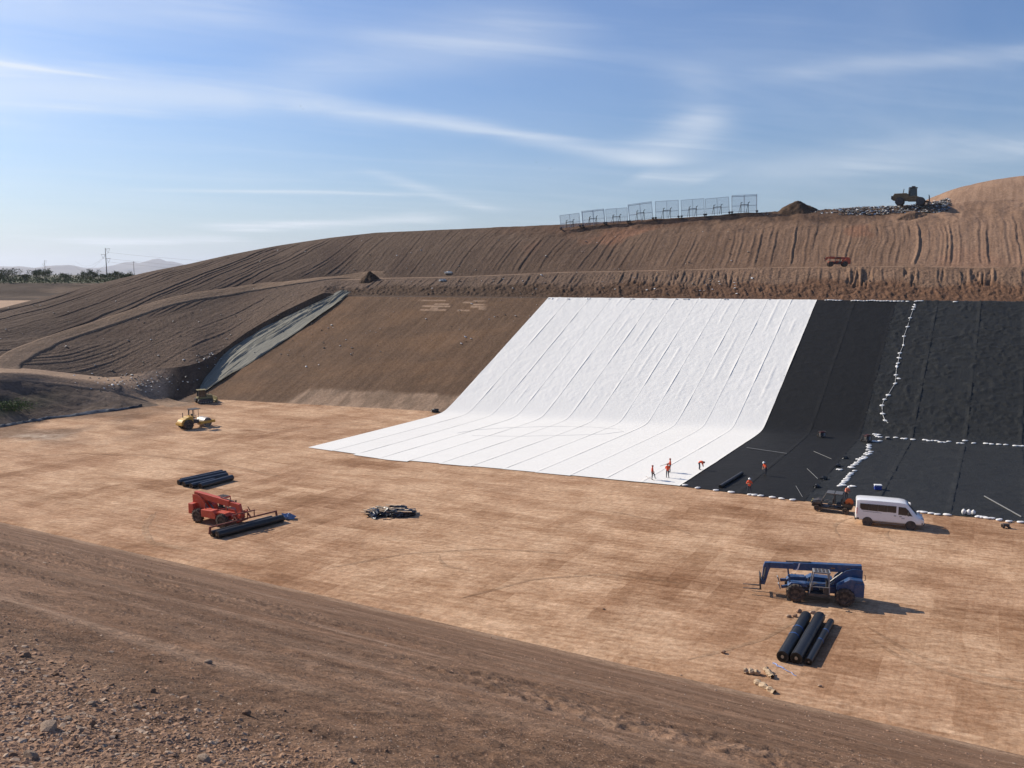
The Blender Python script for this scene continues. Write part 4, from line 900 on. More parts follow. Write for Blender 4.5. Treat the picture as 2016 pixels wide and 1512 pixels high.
def crumple(name, label, cat, loc, size, mat, seed, rz=0.0, group=None, parts=None):
    """crumpled sheet lump"""
    bm = bmesh.new(); bmesh.ops.create_icosphere(bm, subdivisions=3, radius=1.0); co = np.array([v.co for v in bm.verts])
    n = np.abs(fbm(co[:, 0] * 1.7 + co[:, 2] * 1.3 + seed * 3.7, co[:, 1] * 1.7 + co[:, 2], 3, seed) - .5) * 2
    for v, k in zip(bm.verts, n):
        v.co *= .62 + .75 * k; v.co.z = max(v.co.z, -.35); v.co = Vector((v.co.x * size[0], v.co.y * size[1], (v.co.z + .3) * size[2]))
    me = bpy.data.meshes.new(name); bm.to_mesh(me); bm.free(); me.materials.append(mat); me.shade_smooth(); me.set_sharp_from_angle(angle=.6)
    o = link(name, me); o.location = loc; o.rotation_euler.z = rz; return tag(o, label, cat, group)
# ---- single drum roller
def roller(label, loc, rz):
    T = thing('road_roller', label, 'roller', loc, rz)
    MB().prism([(-2.5, .75), (-2.55, 1.15), (-2.3, 1.5), (-1.2, 1.95), (-.5, 2.0), (-.5, .75)], -.72, .72).build('engine_hood', YELL, T, .08)
    MB().prism([(-2.65, .7), (-2.65, 1.05), (-2.45, 1.05), (-2.45, .7)], -.85, .85).build('rear_bumper', YELL, T, .03)
    MB().prism([(-.55, .8), (-.55, 1.35), (.45, 1.3), (.45, .8)], -.7, .7).build('platform', M_DARK, T, .03)
    rp = MB()
    for y in (-.62, .62): rp.bar((-.5, y, 1.4), (-.5, y, 2.95), .11, .11, (1, 0, 0)); rp.bar((.45, y, 1.3), (.42, y, 2.9), .05, .05, (1, 0, 0))
    rp.bar((-.5, -.62, 2.95), (-.5, .62, 2.95), .1); rp.build('canopy_frame', M_DARK, T)
    MB().box((.05, 0, 3.0), (1.5, 1.5, .09)).build('canopy_roof', M_DARK, T, .03)
    MB().box((-.1, 0, 1.62), (.5, .5, .14)).box((-.35, 0, 1.95), (.12, .48, .6)).build('seat', M_SEAT, T, .04)
    MB().lathe([(-.015, .18), (.015, .18)], (.3, 0, 1.95), 'Z', 14).tube([(.4, 0, 1.3), (.3, 0, 1.95)], .03, 6).build('steering_wheel', M_DARK, T)
    MB().tube([(-1.7, .3, 1.8), (-1.7, .3, 2.55)], .06, 8).build('exhaust_pipe', M_DARK, T)
    MB().tube([(-.95, -.3, 1.9), (-.95, -.3, 2.9)], .05, 8).lathe([(2.85, .1), (3.0, .1)], (-.95, -.3, 0), 'Z', 10).build('air_intake', M_DARK, T)
    for s in (1, -1): wheel(T, (-1.45, s * .82, .78), .78, .6, s, M_DARK, 14)
    fr = MB()
    for s in (1, -1): fr.bar((.5, s * 1.12, .85), (2.95, s * 1.12, .85), .12, .42)
    fr.bar((.55, -1.1, .85), (.55, 1.1, .85), .25, .4); fr.bar((2.95, -1.1, .8), (2.95, 1.1, .8), .2, .38); fr.bar((.3, 0, .95), (.6, 0, .95), .4, .5); fr.build('drum_frame', YELL, T, .03)
    MB().lathe([(-1.04, .15), (-1.04, .70), (-1.02, .76), (1.02, .76), (1.04, .70), (1.04, .15)], (1.75, 0, .76), 'Y', 40).build('drum', pmat('drum_steel', (.36, .33, .30), .5, metal=.3, noise=.2, dirt=.35), T, smooth=True)
    for s in (1, -1): MB().lathe([(s * 1.04, .66), (s * 1.0, .62), (s * 1.0, .2), (s * 1.07, .18), (s * 1.07, .02)], (1.75, 0, .76), 'Y', 20).build('drum_plate', M_DARK, T, smooth=True)
    return T
a, b = at(369, 846), at(401, 841)
L, h = off_side(a, b, .9)
roller('yellow road roller with a smooth steel drum and black canopy', (L[0] + .3, L[1], ground(L[0], L[1])), h)
# ---- bulldozer seen from behind
def dozer(label, loc, rz):
    T = thing('bulldozer', label, 'bulldozer', loc, rz)
    for s in (1, -1):
        tr = MB(); pr = [(-1.4, .28), (-1.25, .05), (1.2, .05), (1.4, .3), (1.25, .72), (.3, .82), (-1.25, .78), (-1.42, .5)]
        tr.prism(pr, s * .95 - .26, s * .95 + .26)
        for k in range(14): tr.box((-1.2 + k * .19, s * .95, .03), (.07, .56, .07)); tr.box((-1.2 + k * .19, s * .95, .82), (.07, .56, .07))
        tk = tr.build('track', M_DARK, T, .02)
        for k in range(5): MB().lathe([(s * .95 - .28, .14), (s * .95 + .28, .14)], (-.9 + k * .45, 0, .26), 'Y', 12).build('track_roller', M_RIM, tk)
    MB().prism([(-1.3, .5), (-1.3, 1.2), (.2, 1.25), (1.5, 1.15), (1.55, .5)], -.6, .6).build('body', OLIV, T, .05)
    MB().prism([(.3, 1.2), (.3, 1.6), (1.45, 1.5), (1.5, 1.2)], -.45, .45).build('engine_hood', OLIV, T, .04)
    cb = MB()
    for x in (-1.05, .25):
        for y in (-.62, .62): cb.bar((x, y, 1.15), (x, y, 2.45), .09)
    cb.build('cab_frame', M_DARK, T); MB().box((-.4, 0, 2.5), (1.6, 1.5, .1)).build('cab_roof', OLIV, T, .03)
    MB().box((-.4, 0, 1.8), (1.2, 1.15, 1.05)).build('cab_glass', M_GLASS, T)
    MB().prism([(2.0, .1), (2.15, .5), (2.05, 1.15), (1.95, 1.15), (2.05, .5), (1.9, .1)], -1.45, 1.45).build('blade', OLIV, T)
    for s in (1, -1): MB().bar((0, s * .68, .5), (2.0, s * 1.1, .4), .12, .16).build('push_arm', OLIV, T)
    MB().tube([(.9, .2, 1.5), (.9, .2, 2.2)], .05, 8).build('exhaust_pipe', M_DARK, T)
    MB().box((-1.5, 0, .75), (.3, 1.1, .5)).build('ripper', M_DARK, T, .03)
    return T
c = at(400, 795); dozer('small olive bulldozer standing at the foot of the tarp', (c[0], c[1] + .5, ground(c[0], c[1] + .5)), math.radians(35))
# ---- landfill compactor on the hilltop
def compactor(label, loc, rot):
    T = thing('landfill_compactor', label, 'compactor', loc); T.rotation_euler = rot
    D = pmat('dusty_yellow_paint', (.14, .095, .045), .7, noise=.3, dirt=.4)
    MB().prism([(-4.0, 1.2), (-4.1, 2.1), (-3.8, 2.75), (-1.2, 2.85), (-.7, 2.5), (-.7, 1.1)], -.95, .95).build('engine_hood', D, T, .08)
    MB().prism([(-4.4, 1.5), (-4.4, 2.2), (-4.05, 2.2), (-4.05, 1.3)], -1.1, 1.1).build('rear_guard', M_DARK, T, .03)
    MB().prism([(-.8, 1.0), (-.8, 2.2), (1.0, 2.2), (2.6, 1.6), (2.6, 1.0)], -.85, .85).build('front_frame', D, T, .06)
    cb = MB()
    for x, xt in ((-.65, -.55), (.95, .75)):
        for y in (-.75, .75): cb.bar((x, y, 2.1), (xt, y, 4.05), .13)
    cb.build('cab_frame', M_DARK, T); MB().box((.1, 0, 4.1), (1.75, 1.8, .14)).box((.1, 0, 4.3), (.8, .9, .3)).build('cab_roof', M_DARK, T, .04)
    for s in (-1, 1): MB().prism([(-.5, 2.2), (-.45, 3.95), (.62, 3.95), (.8, 2.2)], s * .74 - .01, s * .74 + .01).build('cab_window', M_GLASS, T)
    MB().tube([(-2.0, .35, 2.8), (-1.9, .35, 3.9)], [.1, .08], 8).build('exhaust_pipe', M_DARK, T); MB().tube([(-.85, .6, 2.6), (-.85, .6, 4.2)], .1, 8).build('air_intake', M_DARK, T)
    for x in (-2.5, 1.9):
        for s in (1, -1):
            w = MB().lathe([(-.58, .3), (-.58, .78), (.58, .78), (.58, .3)], n=24)
            for k in range(14):
                for j in (-1, 0, 1):
                    an = 2 * math.pi * (k + .33 * j) / 14; w.box((math.cos(an) * .86, j * .38, math.sin(an) * .86), (.22, .16, .16), Matrix.Rotation(-an, 3, 'Y'))
            o = w.build('cleated_wheel', M_DARK, T); o.location = (x, s * 1.25, .93)
    bl_ = MB().prism([(3.5, .15), (3.75, .9), (3.6, 2.3), (3.48, 2.3), (3.62, .9), (3.38, .15)], -2.1, 2.1).build('blade', M_DARK, T)
    MB().bar((3.5, -2.1, 2.32), (3.5, 2.1, 2.32), .08, .12).build('trash_rack', M_DARK, bl_)
    for s in (1, -1): MB().bar((.9, s * .7, 1.2), (3.55, s * .9, .9), .22, .3).build('push_arm', D, T)
    return T
c = hit(1790, 410); compactor('dark landfill compactor with raised blade on the hilltop trash', (c[0] + .6, c[1] + .3, ground(c[0], c[1] + .3) + .45), (0, math.radians(2), math.radians(-28)))
# ------------------------------------------------------------------ van and utility vehicle
WHITEP = pmat('white_van_paint', (.78, .78, .77), .3, coat=.5, noise=.03, dirt=.05)
M_CLAD = pmat('black_cladding', (.03, .028, .027), .7, dirt=.3)
def van(label, loc, rz):
    T = thing('passenger_van', label, 'van', loc, rz)
    ST = [(-2.98, .62, 1.2, 2.30, .88, .95, .78), (-2.92, .50, 1.2, 2.46, .96, 1.01, .86), (-2.6, .46, 1.2, 2.53, .99, 1.03, .90), (-1.0, .46, 1.2, 2.56, 1.0, 1.03, .91), (.8, .46, 1.2, 2.55, 1.0, 1.03, .91), (1.3, .46, 1.2, 2.50, 1.0, 1.03, .89),
          (1.55, .46, 1.2, 2.40, 1.0, 1.03, .86), (2.0, .46, 1.17, 1.86, 1.0, 1.02, .80), (2.38, .46, 1.13, 1.42, .99, 1.01, .76), (2.75, .46, 1.05, 1.25, .96, .98, .74), (2.95, .48, .95, 1.08, .90, .93, .70), (3.03, .55, .80, .92, .82, .85, .62)]
    S = np.array(ST)
    def sec(x): return [float(np.interp(x, S[:, 0], S[:, k])) for k in range(1, 7)]
    def side_y(x, z):
        zb, zl, zr, wb, w, wr_ = sec(x); return np.interp(z, [zb, zl, zr], [wb, w, wr_ + .06])
    m = MB(); rings = []
    for (x, zb, zl, zr, wb, w, wr_) in ST:
        half = [(wb * .86, zb), (wb, zb + .12), (w, zl), (wr_ + .05, zr - .22 * (zr - zl)), (wr_, zr - .07), (wr_ * .8, zr - .005), (wr_ * .4, zr + .01)]
        rings.append([(x, y, z) for y, z in half] + [(x, -y, z) for y, z in reversed(half)])
    n = len(rings[0]); m.add([p for r_ in rings for p in r_], [(i * n + k, i * n + (k + 1) % n, (i + 1) * n + (k + 1) % n, (i + 1) * n + k) for i in range(len(rings) - 1) for k in range(n)] + [tuple(range(n)), tuple((len(rings) - 1) * n + k for k in reversed(range(n)))])
    m.build('body', WHITEP, T, smooth=True)
    def patch(name, poly, s, mat, off=.014, parent=T):
        # polygon in side view, laid on the body side
        xs = [p[0] for p in poly]; zs = [p[1] for p in poly]; V = [(x, s * (side_y(x, z) + off), z) for x, z in poly]; V2 = [(x, s * (side_y(x, z) - .02), z) for x, z in poly]; k = len(poly)
        return MB().add(V + V2, [tuple(range(k)), tuple(range(2 * k - 1, k - 1, -1))] + [(j, (j + 1) % k, k + (j + 1) % k, k + j) for j in range(k)]).build(name, mat, parent)
    for s in (1, -1):
        x0 = -2.62
        for k in range(4):
            xa, xb = x0 + k * .80, x0 + (k + 1) * .80 - .012
            pl_ = [(xa, 1.52), (xb, 1.50), (xb, 2.14), (xa, 2.14)] if k else [(xa + .16, 1.54), (xb, 1.52), (xb, 2.14), (xa, 2.14), (xa, 1.72)]
            patch('side_window', pl_, s, M_GLASS)
        patch('front_door_window', [(.76, 1.36), (2.0, 1.30), (1.62, 1.85), (1.36, 2.08), (.76, 2.12)], s, M_GLASS)
        patch('lower_cladding', [(-2.9, .56), (2.9, .56), (2.9, .72), (-2.9, .72)], s, M_CLAD, .02)
        patch('door_handle', [(.86, 1.17), (1.06, 1.17), (1.06, 1.21), (.86, 1.21)], s, M_CLAD, .04); patch('door_handle', [(.38, 1.2), (.58, 1.2), (.58, 1.24), (.38, 1.24)], s, M_CLAD, .04)
        patch('door_rail', [(-2.35, 1.40), (-.7, 1.36), (-.7, 1.385), (-2.35, 1.425)], s, M_CLAD, .012)
        for x in (-1.9, 1.88):
            MB().lathe([(s * .93, .47), (s * 1.035, .47), (s * 1.035, .36)], (x, 0, .40), 'Y', 22).build('wheel_arch', M_CLAD, T, smooth=True)
            wheel(T, (x, s * .90, .36), .36, .26, s, M_DARK, 0, .62)
        patch('tail_light', [(-2.93, 1.1), (-2.86, 1.1), (-2.86, 1.7), (-2.93, 1.7)], s, pmat('red_lens', (.5, .03, .02), .3), .02)
        MB().bar((-1.25, s * 1.08, .40), (1.25, s * 1.08, .40), .12, .06).build('running_board', M_STEEL, T, .01)
        MB().box((2.82, s * .72, 1.06), (.26, .3, .2), Matrix.Rotation(s * -.5, 3, 'Z')).build('headlight', pmat('lamp_lens', (.35, .36, .38), .15), T, .04)
        MB().box((1.62, s * 1.2, 1.52), (.12, .2, .34)).bar((1.7, s * 1.0, 1.45), (1.65, s * 1.15, 1.42), .05).build('mirror', M_CLAD, T, .03)
    # windscreen, rear glass, bumpers
    ws = MB(); V = []
    for x, dz in ((1.60, -.02), (2.02, 0), (2.36, 0)):
        zb, zl, zr, wb, w, wr_ = sec(x)
        for t in (-.92, 0, .92): V.append((x + .03, t * wr_, zr + .022 - .06 * abs(t)))
    ws.add(V, [(0, 1, 4, 3), (1, 2, 5, 4), (3, 4, 7, 6), (4, 5, 8, 7)]).build('windscreen', M_GLASS, T)
    MB().box((-2.985, 0, 1.85), (.03, 1.3, .6)).build('rear_window', M_GLASS, T, .01)
    MB().box((-2.98, 0, .58), (.14, 1.86, .22)).build('rear_bumper', M_CLAD, T, .04); MB().box((2.98, 0, .60), (.14, 1.66, .3)).build('front_bumper', M_CLAD, T, .05)
    MB().box((3.0, 0, .86), (.06, .9, .2)).build('grille', M_CLAD, T, .02)
    # driver's door on the far side stands open
    dr = MB().prism([(.0, .62), (1.0, .62), (1.2, 1.2), (.95, 1.75), (.62, 2.08), (.0, 2.1)], -.04, .04).build('open_door', WHITEP, T, .02)
    dr.location = (1.95, 1.02, 0); dr.rotation_euler.z = math.radians(180 - 62)
    MB().prism([(.06, 1.32), (1.02, 1.3), (.8, 1.72), (.55, 2.0), (.06, 2.02)], -.05, .05).build('door_window', M_GLASS, dr)
    patch('door_decal', [(1.05, .98), (1.32, .98), (1.32, 1.1), (1.05, 1.1)], -1, pmat('grey_decal', (.42, .43, .46), .5), .016)
    return T
a, b = at(1706, 1035), at(1794, 1043.5)
L, h = off_side(a, b, 1.0)
van('white passenger van with dark windows parked at the liner edge', (L[0], L[1], .015), h)
def utv(label, loc, rz):
    T = thing('utility_vehicle', label, 'utility vehicle', loc, rz); K = pmat('black_plastic', (.022, .022, .024), .45, dirt=.25)
    MB().prism([(-1.9, .45), (-1.9, .62), (-.9, .6), (-.9, .5), (1.0, .5), (1.0, .62), (1.9, .75), (1.95, .45), (1.2, .32), (-1.2, .32)], -.6, .6).build('chassis', K, T, .03)
    MB().prism([(1.0, .65), (.95, 1.1), (1.35, 1.12), (1.95, .95), (2.0, .7)], -.55, .55).build('hood', K, T, .06)
    for s in (1, -1):
        MB().box((1.93, s * .42, .92), (.08, .2, .1)).build('headlight', pmat('amber_lamp', (.55, .45, .10), .3), T, .02)
        MB().prism([(.85, .75), (1.0, .98), (1.75, .95), (1.9, .7)], s * .62 - .14, s * .62 + .14).build('fender', K, T, .03)
    cg = MB()
    for s in (1, -1):
        cg.tube([(1.05, s * .62, .95), (.55, s * .6, 1.88), (-1.0, s * .6, 1.9), (-1.05, s * .64, .75)], .035, 8); cg.tube([(-.2, s * .62, .5), (-.22, s * .6, 1.88)], .035, 8)
    for x in (.5, -.22, -1.0): cg.tube([(x, -.6, 1.88), (x, .6, 1.88)], .035, 8)
    cg.build('roll_cage', M_DARK, T, smooth=True)
    for x, w in ((.18, .72), (-.62, .74)): MB().box((x, 0, 1.95), (w, 1.34, .045)).build('roof_panel', pmat('roof_grey', (.10, .105, .11), .5, dirt=.2), T, .02)
    for x in (.15, -.65): MB().box((x, 0, .82), (.45, 1.15, .16)).box((x - .25, 0, 1.1), (.12, 1.15, .55)).build('seat', M_SEAT, T, .04)
    MB().lathe([(-.015, .17), (.015, .17)], (.5, .3, 1.15), 'Z', 14).tube([(.8, .3, .95), (.5, .3, 1.15)], .025, 6).build('steering_wheel', M_DARK, T)
    b_ = MB().box((-1.5, 0, .72), (.95, 1.25, .06))
    for s in (1, -1): b_.box((-1.5, s * .62, .88), (.95, .05, .28))
    b_.box((-1.97, 0, .88), (.05, 1.25, .28)); b_.build('cargo_bed', K, T)
    for x in (1.35, -1.35):
        for s in (1, -1): wheel(T, (x, s * .66, .33), .33, .26, s, M_RIM, 12, .5)
    return T
a, b = at(1684, 1009), at(1612, 1000.5)
hd_ = heading(a, b); L = b - np.array([math.cos(hd_), math.sin(hd_), 0]) * 1.35 + np.array([math.sin(hd_), -math.cos(hd_), 0]) * -.66
U = utv('black utility vehicle with grey roof panels behind the white van', (L[0], L[1], .06), hd_)
ux = lambda x, y, z: tuple(Matrix.Rotation(hd_, 3, 'Z') @ Vector((x, y, z)) + Vector((L[0], L[1], .06)))
# orange hose reel and tool box riding in the bed
t = thing('hose_reel', 'orange hose reel standing in the utility vehicle bed', 'hose reel', ux(-1.62, .2, .76), hd_)
ORR = pmat('orange_plastic', (.72, .16, .04), .5)
for s in (-.12, .12): MB().lathe([(s - .02, .12), (s - .02, .38), (s + .02, .38), (s + .02, .12)], (0, 0, .40), 'Y', 22).build('flange', ORR, t)
MB().lathe([(-.11, .26), (.11, .26)], (0, 0, .40), 'Y', 18).build('hose_coil', pmat('hose_dark', (.12, .05, .02), .6), t)
MB().bar((-.25, 0, .02), (.25, 0, .02), .3, .04).bar((-.2, .18, 0), (0, .18, .4), .03).bar((.2, .18, 0), (0, .18, .4), .03).build('stand', M_DARK, t)
t = thing('tool_box', 'brown wooden tool box on the side of the utility vehicle bed', 'tool box', ux(-1.35, -.36, .75), hd_)
MB().box((0, 0, .12), (.62, .34, .24)).build('box', pmat('brown_wood', (.32, .13, .05), .7, noise=.2), t, .01); MB().box((0, 0, .26), (.64, .36, .04)).build('lid', MATS['brown_wood'], t, .01)
# ------------------------------------------------------------------ people
SKIN = pmat('skin', (.30, .17, .11), .6); VEST = pmat('orange_vest', (.78, .105, .035), .75, noise=.1); PANT = pmat('dark_trousers', (.035, .037, .05), .85, noise=.2); BOOT = pmat('boot', (.05, .035, .025), .8)
PINK = pmat('faded_orange_vest', (.72, .24, .15), .8); HATW = pmat('white_hard_hat', (.8, .8, .78), .35); HATR = pmat('red_cap', (.28, .06, .04), .6)
def person(label, loc, rz, J, hat='hat', vest=None, hm=None):
    """one continuous skinned body; J overrides joints of the standing pose (x forward, y left, z up)"""
    S = dict(pel=(0, 0, .95), spi=(0, 0, 1.13), che=(0, 0, 1.34), nec=(0, 0, 1.48), jaw=(.03, 0, 1.56), hea=(.015, 0, 1.64), top=(0, 0, 1.71), nos=(.125, 0, 1.61),
             lsh=(0, .19, 1.40), lel=(-.02, .25, 1.12), lwr=(.08, .24, .88), lha=(.11, .235, .80), rsh=(0, -.19, 1.40), rel=(-.02, -.25, 1.12), rwr=(.08, -.24, .88), rha=(.11, -.235, .80),
             lhi=(0, .10, .90), lkn=(.02, .11, .49), lan=(-.02, .12, .09), lto=(.16, .13, .04), rhi=(0, -.10, .90), rkn=(.02, -.11, .49), ran=(-.02, -.12, .09), rto=(.16, -.13, .04))
    S.update(J); R = dict(pel=.15, spi=.145, che=.155, nec=.06, jaw=.075, hea=.100, top=.075, nos=.018, sh=.075, el=.052, wr=.036, ha=.042, hi=.098, kn=.068, an=.048, to=.045)
    ed = [('pel', 'spi'), ('spi', 'che'), ('che', 'nec'), ('nec', 'jaw'), ('jaw', 'hea'), ('hea', 'top'), ('hea', 'nos')]
    for s in 'lr': ed += [('che', s + 'sh'), (s + 'sh', s + 'el'), (s + 'el', s + 'wr'), (s + 'wr', s + 'ha'), ('pel', s + 'hi'), (s + 'hi', s + 'kn'), (s + 'kn', s + 'an'), (s + 'an', s + 'to')]
    for s in 'lr':                                        # five fingers, the thumb from the side of the palm
        w, hnd, el_ = Vector(S[s + 'wr']), Vector(S[s + 'ha']), Vector(S[s + 'el']); d = (hnd - w).normalized(); side = d.cross(Vector((0, 0, 1)) if abs(d.z) < .8 else Vector((1, 0, 0))).normalized(); pal = d.cross(side)
        for k, ln in enumerate((.055, .085, .095, .088, .07)):
            n1, n2 = f'{s}f{k}a', f'{s}f{k}b'
            if k == 0: b0 = hnd - d * .02 + side * .045; S[n1] = tuple(b0); S[n2] = tuple(b0 + d * .04 + side * .025)
            else: b0 = hnd + d * .045 + side * (.033 - .022 * (k - 1)); S[n1] = tuple(b0); S[n2] = tuple(b0 + d * ln * .7 + pal * .02)
            R[n1] = .011; R[n2] = .008; ed += [(s + 'ha', n1), (n1, n2)]
    ids = {k: i for i, k in enumerate(S)}
    me = bpy.data.meshes.new('person'); me.from_pydata([S[k] for k in S], [(ids[a_], ids[b_]) for a_, b_ in ed], [])
    ob = bpy.data.objects.new('tmp', me); COL.objects.link(ob); ob.modifiers.new('s', 'SKIN'); sv = me.skin_vertices[0].data
    for k, i in ids.items(): r_ = R.get(k, R.get(k[1:], .05)); sv[i].radius = (r_, r_); sv[i].use_root = k == 'pel'
    sd_ = ob.modifiers.new('d', 'SUBSURF'); sd_.levels = 1; sd_.render_levels = 1
    m2 = bpy.data.meshes.new_from_object(ob.evaluated_get(bpy.context.evaluated_depsgraph_get())); bpy.data.objects.remove(ob)
    m2.materials.clear(); [m2.materials.append(q) for q in (SKIN, PANT, BOOT)]; m2.shade_smooth()
    P = {k: Vector(v) for k, v in S.items()}
    def segd(p, a_, b_): ab = b_ - a_; t_ = max(0, min(1, (p - a_).dot(ab) / max(ab.length_squared, 1e-9))); return (p - a_ - ab * t_).length
    torso = [('pel', 'spi'), ('spi', 'che'), ('lsh', 'che'), ('rsh', 'che'), ('lsh', 'lel'), ('rsh', 'rel'), ('che', 'nec')]; legs = [('pel', 'lhi'), ('pel', 'rhi'), ('lhi', 'lkn'), ('rhi', 'rkn'), ('lkn', 'lan'), ('rkn', 'ran')]; feet = [('lan', 'lto'), ('ran', 'rto')]
    sk = [('nec', 'jaw'), ('jaw', 'hea'), ('hea', 'top'), ('lel', 'lwr'), ('rel', 'rwr'), ('lwr', 'lha'), ('rwr', 'rha')]
    tf = []
    for pg in m2.polygons:
        c_ = pg.center; ds = [min(segd(c_, P[a_], P[b_]) / (1.0 if g_ is not torso else 1.25) for a_, b_ in g_) for g_ in (sk, legs, feet, torso)]; k = ds.index(min(ds)); pg.material_index = (0, 1, 2, 1)[k]
        if k == 3: tf.append(pg.index)
    o = link('person', m2); o.location = loc; o.rotation_euler.z = rz; tag(o, label, 'person')
    vs = sorted({v for i in tf for v in m2.polygons[i].vertices}); mp = {v: i for i, v in enumerate(vs)}
    mv = bpy.data.meshes.new('vest'); mv.from_pydata([m2.vertices[v].co + m2.vertices[v].normal * .018 for v in vs], [], [[mp[v] for v in m2.polygons[i].vertices] for i in tf]); mv.materials.append(vest or VEST); mv.shade_smooth(); link('vest', mv, o)
    up_ = (P['top'] - P['nec']).normalized(); q_ = up_.to_track_quat('Z', 'X').to_matrix()
    if hat == 'hat':
        b_ = MB().lathe([(.02, .165), (.035, .165), (.04, .13), (.10, .122), (.15, .09), (.175, .03), (.178, .004)], axis='Z', n=18); oo = b_.build('hard_hat', hm or HATW, o, smooth=True)
    else:
        b_ = MB().lathe([(-.06, .105), (.04, .118), (.10, .105), (.135, .05), (.14, .004)], axis='Z', n=16); oo = b_.build('cap', hm or HATR, o, smooth=True)
    oo.location = P['hea'] - up_ * .01; oo.rotation_euler = q_.to_euler()
    return o
def stand(u, v): p = at(u, v); x, y = p[0], p[1]; return (x, y, float(zliner(x, y)) + .045)
arm_front = dict(lel=(.12, .26, 1.15), lwr=(.32, .12, 1.12), lha=(.40, .08, 1.12), rel=(.12, -.26, 1.15), rwr=(.32, -.10, 1.05), rha=(.40, -.06, 1.04))
person('person in orange vest stepping over a pole on the white sheet', stand(1284, 945.5), math.radians(-20), dict(lkn=(.26, .12, .58), lan=(.30, .13, .22), lto=(.47, .14, .17), lel=(-.05, .27, 1.14), lwr=(.12, .24, .95), lha=(.18, .22, .88)), 'cap')
person('person in orange vest standing with back turned on the white sheet', stand(1314, 942), math.radians(75), dict(arm_front, ran=(-.05, -.16, .09), rto=(.12, -.18, .04)), 'cap')
person('person in orange vest holding a pole out over the white sheet', stand(1319, 931), math.radians(165), dict(lel=(.1, .27, 1.15), lwr=(.33, .2, 1.05), lha=(.42, .18, 1.02), rel=(.1, -.27, 1.15), rwr=(.30, .02, 1.10), rha=(.38, .05, 1.08)), 'cap')
person('person in orange vest bending over at the edge of the white sheet', stand(1377, 926), math.radians(5), dict(pel=(-.10, 0, .92), spi=(.08, 0, 1.02), che=(.30, 0, 1.06), nec=(.43, 0, 1.02), jaw=(.50, 0, .97), hea=(.55, 0, .95), top=(.62, 0, .92), nos=(.57, 0, .84), lsh=(.30, .19, 1.05), lel=(.36, .22, .78), lwr=(.42, .16, .54), lha=(.45, .14, .46), rsh=(.30, -.19, 1.05), rel=(.36, -.22, .78), rwr=(.44, -.14, .54), rha=(.47, -.12, .46), lhi=(-.08, .1, .88), rhi=(-.08, -.1, .88)), 'cap')
person('person in bright orange vest and white hard hat facing the dirt floor', stand(1474.5, 973), math.radians(-100), dict(lel=(.06, .30, 1.16), lwr=(.22, .10, 1.22), lha=(.26, .03, 1.24), rel=(.06, -.30, 1.16), rwr=(.22, -.10, 1.18), rha=(.27, -.03, 1.19), lkn=(.03, .17, .49), lan=(-.02, .24, .09), lto=(.15, .28, .04), rkn=(.03, -.15, .49), ran=(-.02, -.2, .09), rto=(.15, -.24, .04)))
person('person in white hard hat leaning over a welding tool on black liner', stand(1507, 937), math.radians(195), dict(spi=(.04, 0, 1.12), che=(.14, 0, 1.31), nec=(.22, 0, 1.43), jaw=(.28, 0, 1.50), hea=(.29, 0, 1.57), top=(.30, 0, 1.64), nos=(.40, 0, 1.51), lsh=(.14, .19, 1.36), lel=(.20, .25, 1.08), lwr=(.34, .14, .90), lha=(.39, .1, .84), rsh=(.14, -.19, 1.36), rel=(.2, -.25, 1.08), rwr=(.34, -.12, .9), rha=(.39, -.08, .84)))
person('person in faded orange vest and hard hat behind the utility vehicle', stand(1665, 986), math.radians(-70), dict(spi=(.05, 0, 1.1), che=(.16, 0, 1.28), nec=(.24, 0, 1.39), jaw=(.31, 0, 1.44), hea=(.33, 0, 1.51), top=(.35, 0, 1.58), nos=(.43, 0, 1.44), lsh=(.16, .19, 1.33), lel=(.24, .25, 1.06), lwr=(.42, .18, .98), lha=(.49, .15, .97), rsh=(.16, -.19, 1.33), rel=(.24, -.25, 1.06), rwr=(.42, -.15, .95), rha=(.49, -.12, .93)), vest=PINK)

# ------------------------------------------------------------------ bags, poles, small gear
M_BAG = pmat('white_woven_bag', (.74, .73, .70), .8, noise=.12, nscale=9, dirt=.15)
def bag_mesh(seed, upright=False):
    bm = bmesh.new(); bmesh.ops.create_uvsphere(bm, u_segments=14, v_segments=9, radius=1.0); q = random.Random(seed)
    co = np.array([v.co for v in bm.verts]); nz = fbm(co[:, 0] * 1.6 + seed, co[:, 1] * 1.6 + co[:, 2] * 1.9, 3, seed)
    for v, k in zip(bm.verts, nz):
        x, y, z = v.co; f_ = .78 + .45 * k
        neck = max(0, x - .55) / .45
        if upright: v.co = Vector((y * .20 * f_, z * .17 * f_, (x + 1) * .30 - .02)) * 1.0; v.co.x *= 1 - .75 * neck; v.co.y *= 1 - .75 * neck
        else: v.co = Vector((x * .34 + neck * .08, y * .21 * f_ * (1 - .7 * neck), max(z * .115 * f_, -.07) + .07 + neck * .05))
    me = bpy.data.meshes.new('sandbag'); bm.to_mesh(me); bm.free(); me.materials.append(M_BAG); me.shade_smooth(); return me
BAGS = [bag_mesh(k) for k in range(5)]; BUP = [bag_mesh(k + 9, True) for k in range(2)]
rb = random.Random(8)
def zsurf(x, y): return float(zliner(x, y)) + .05
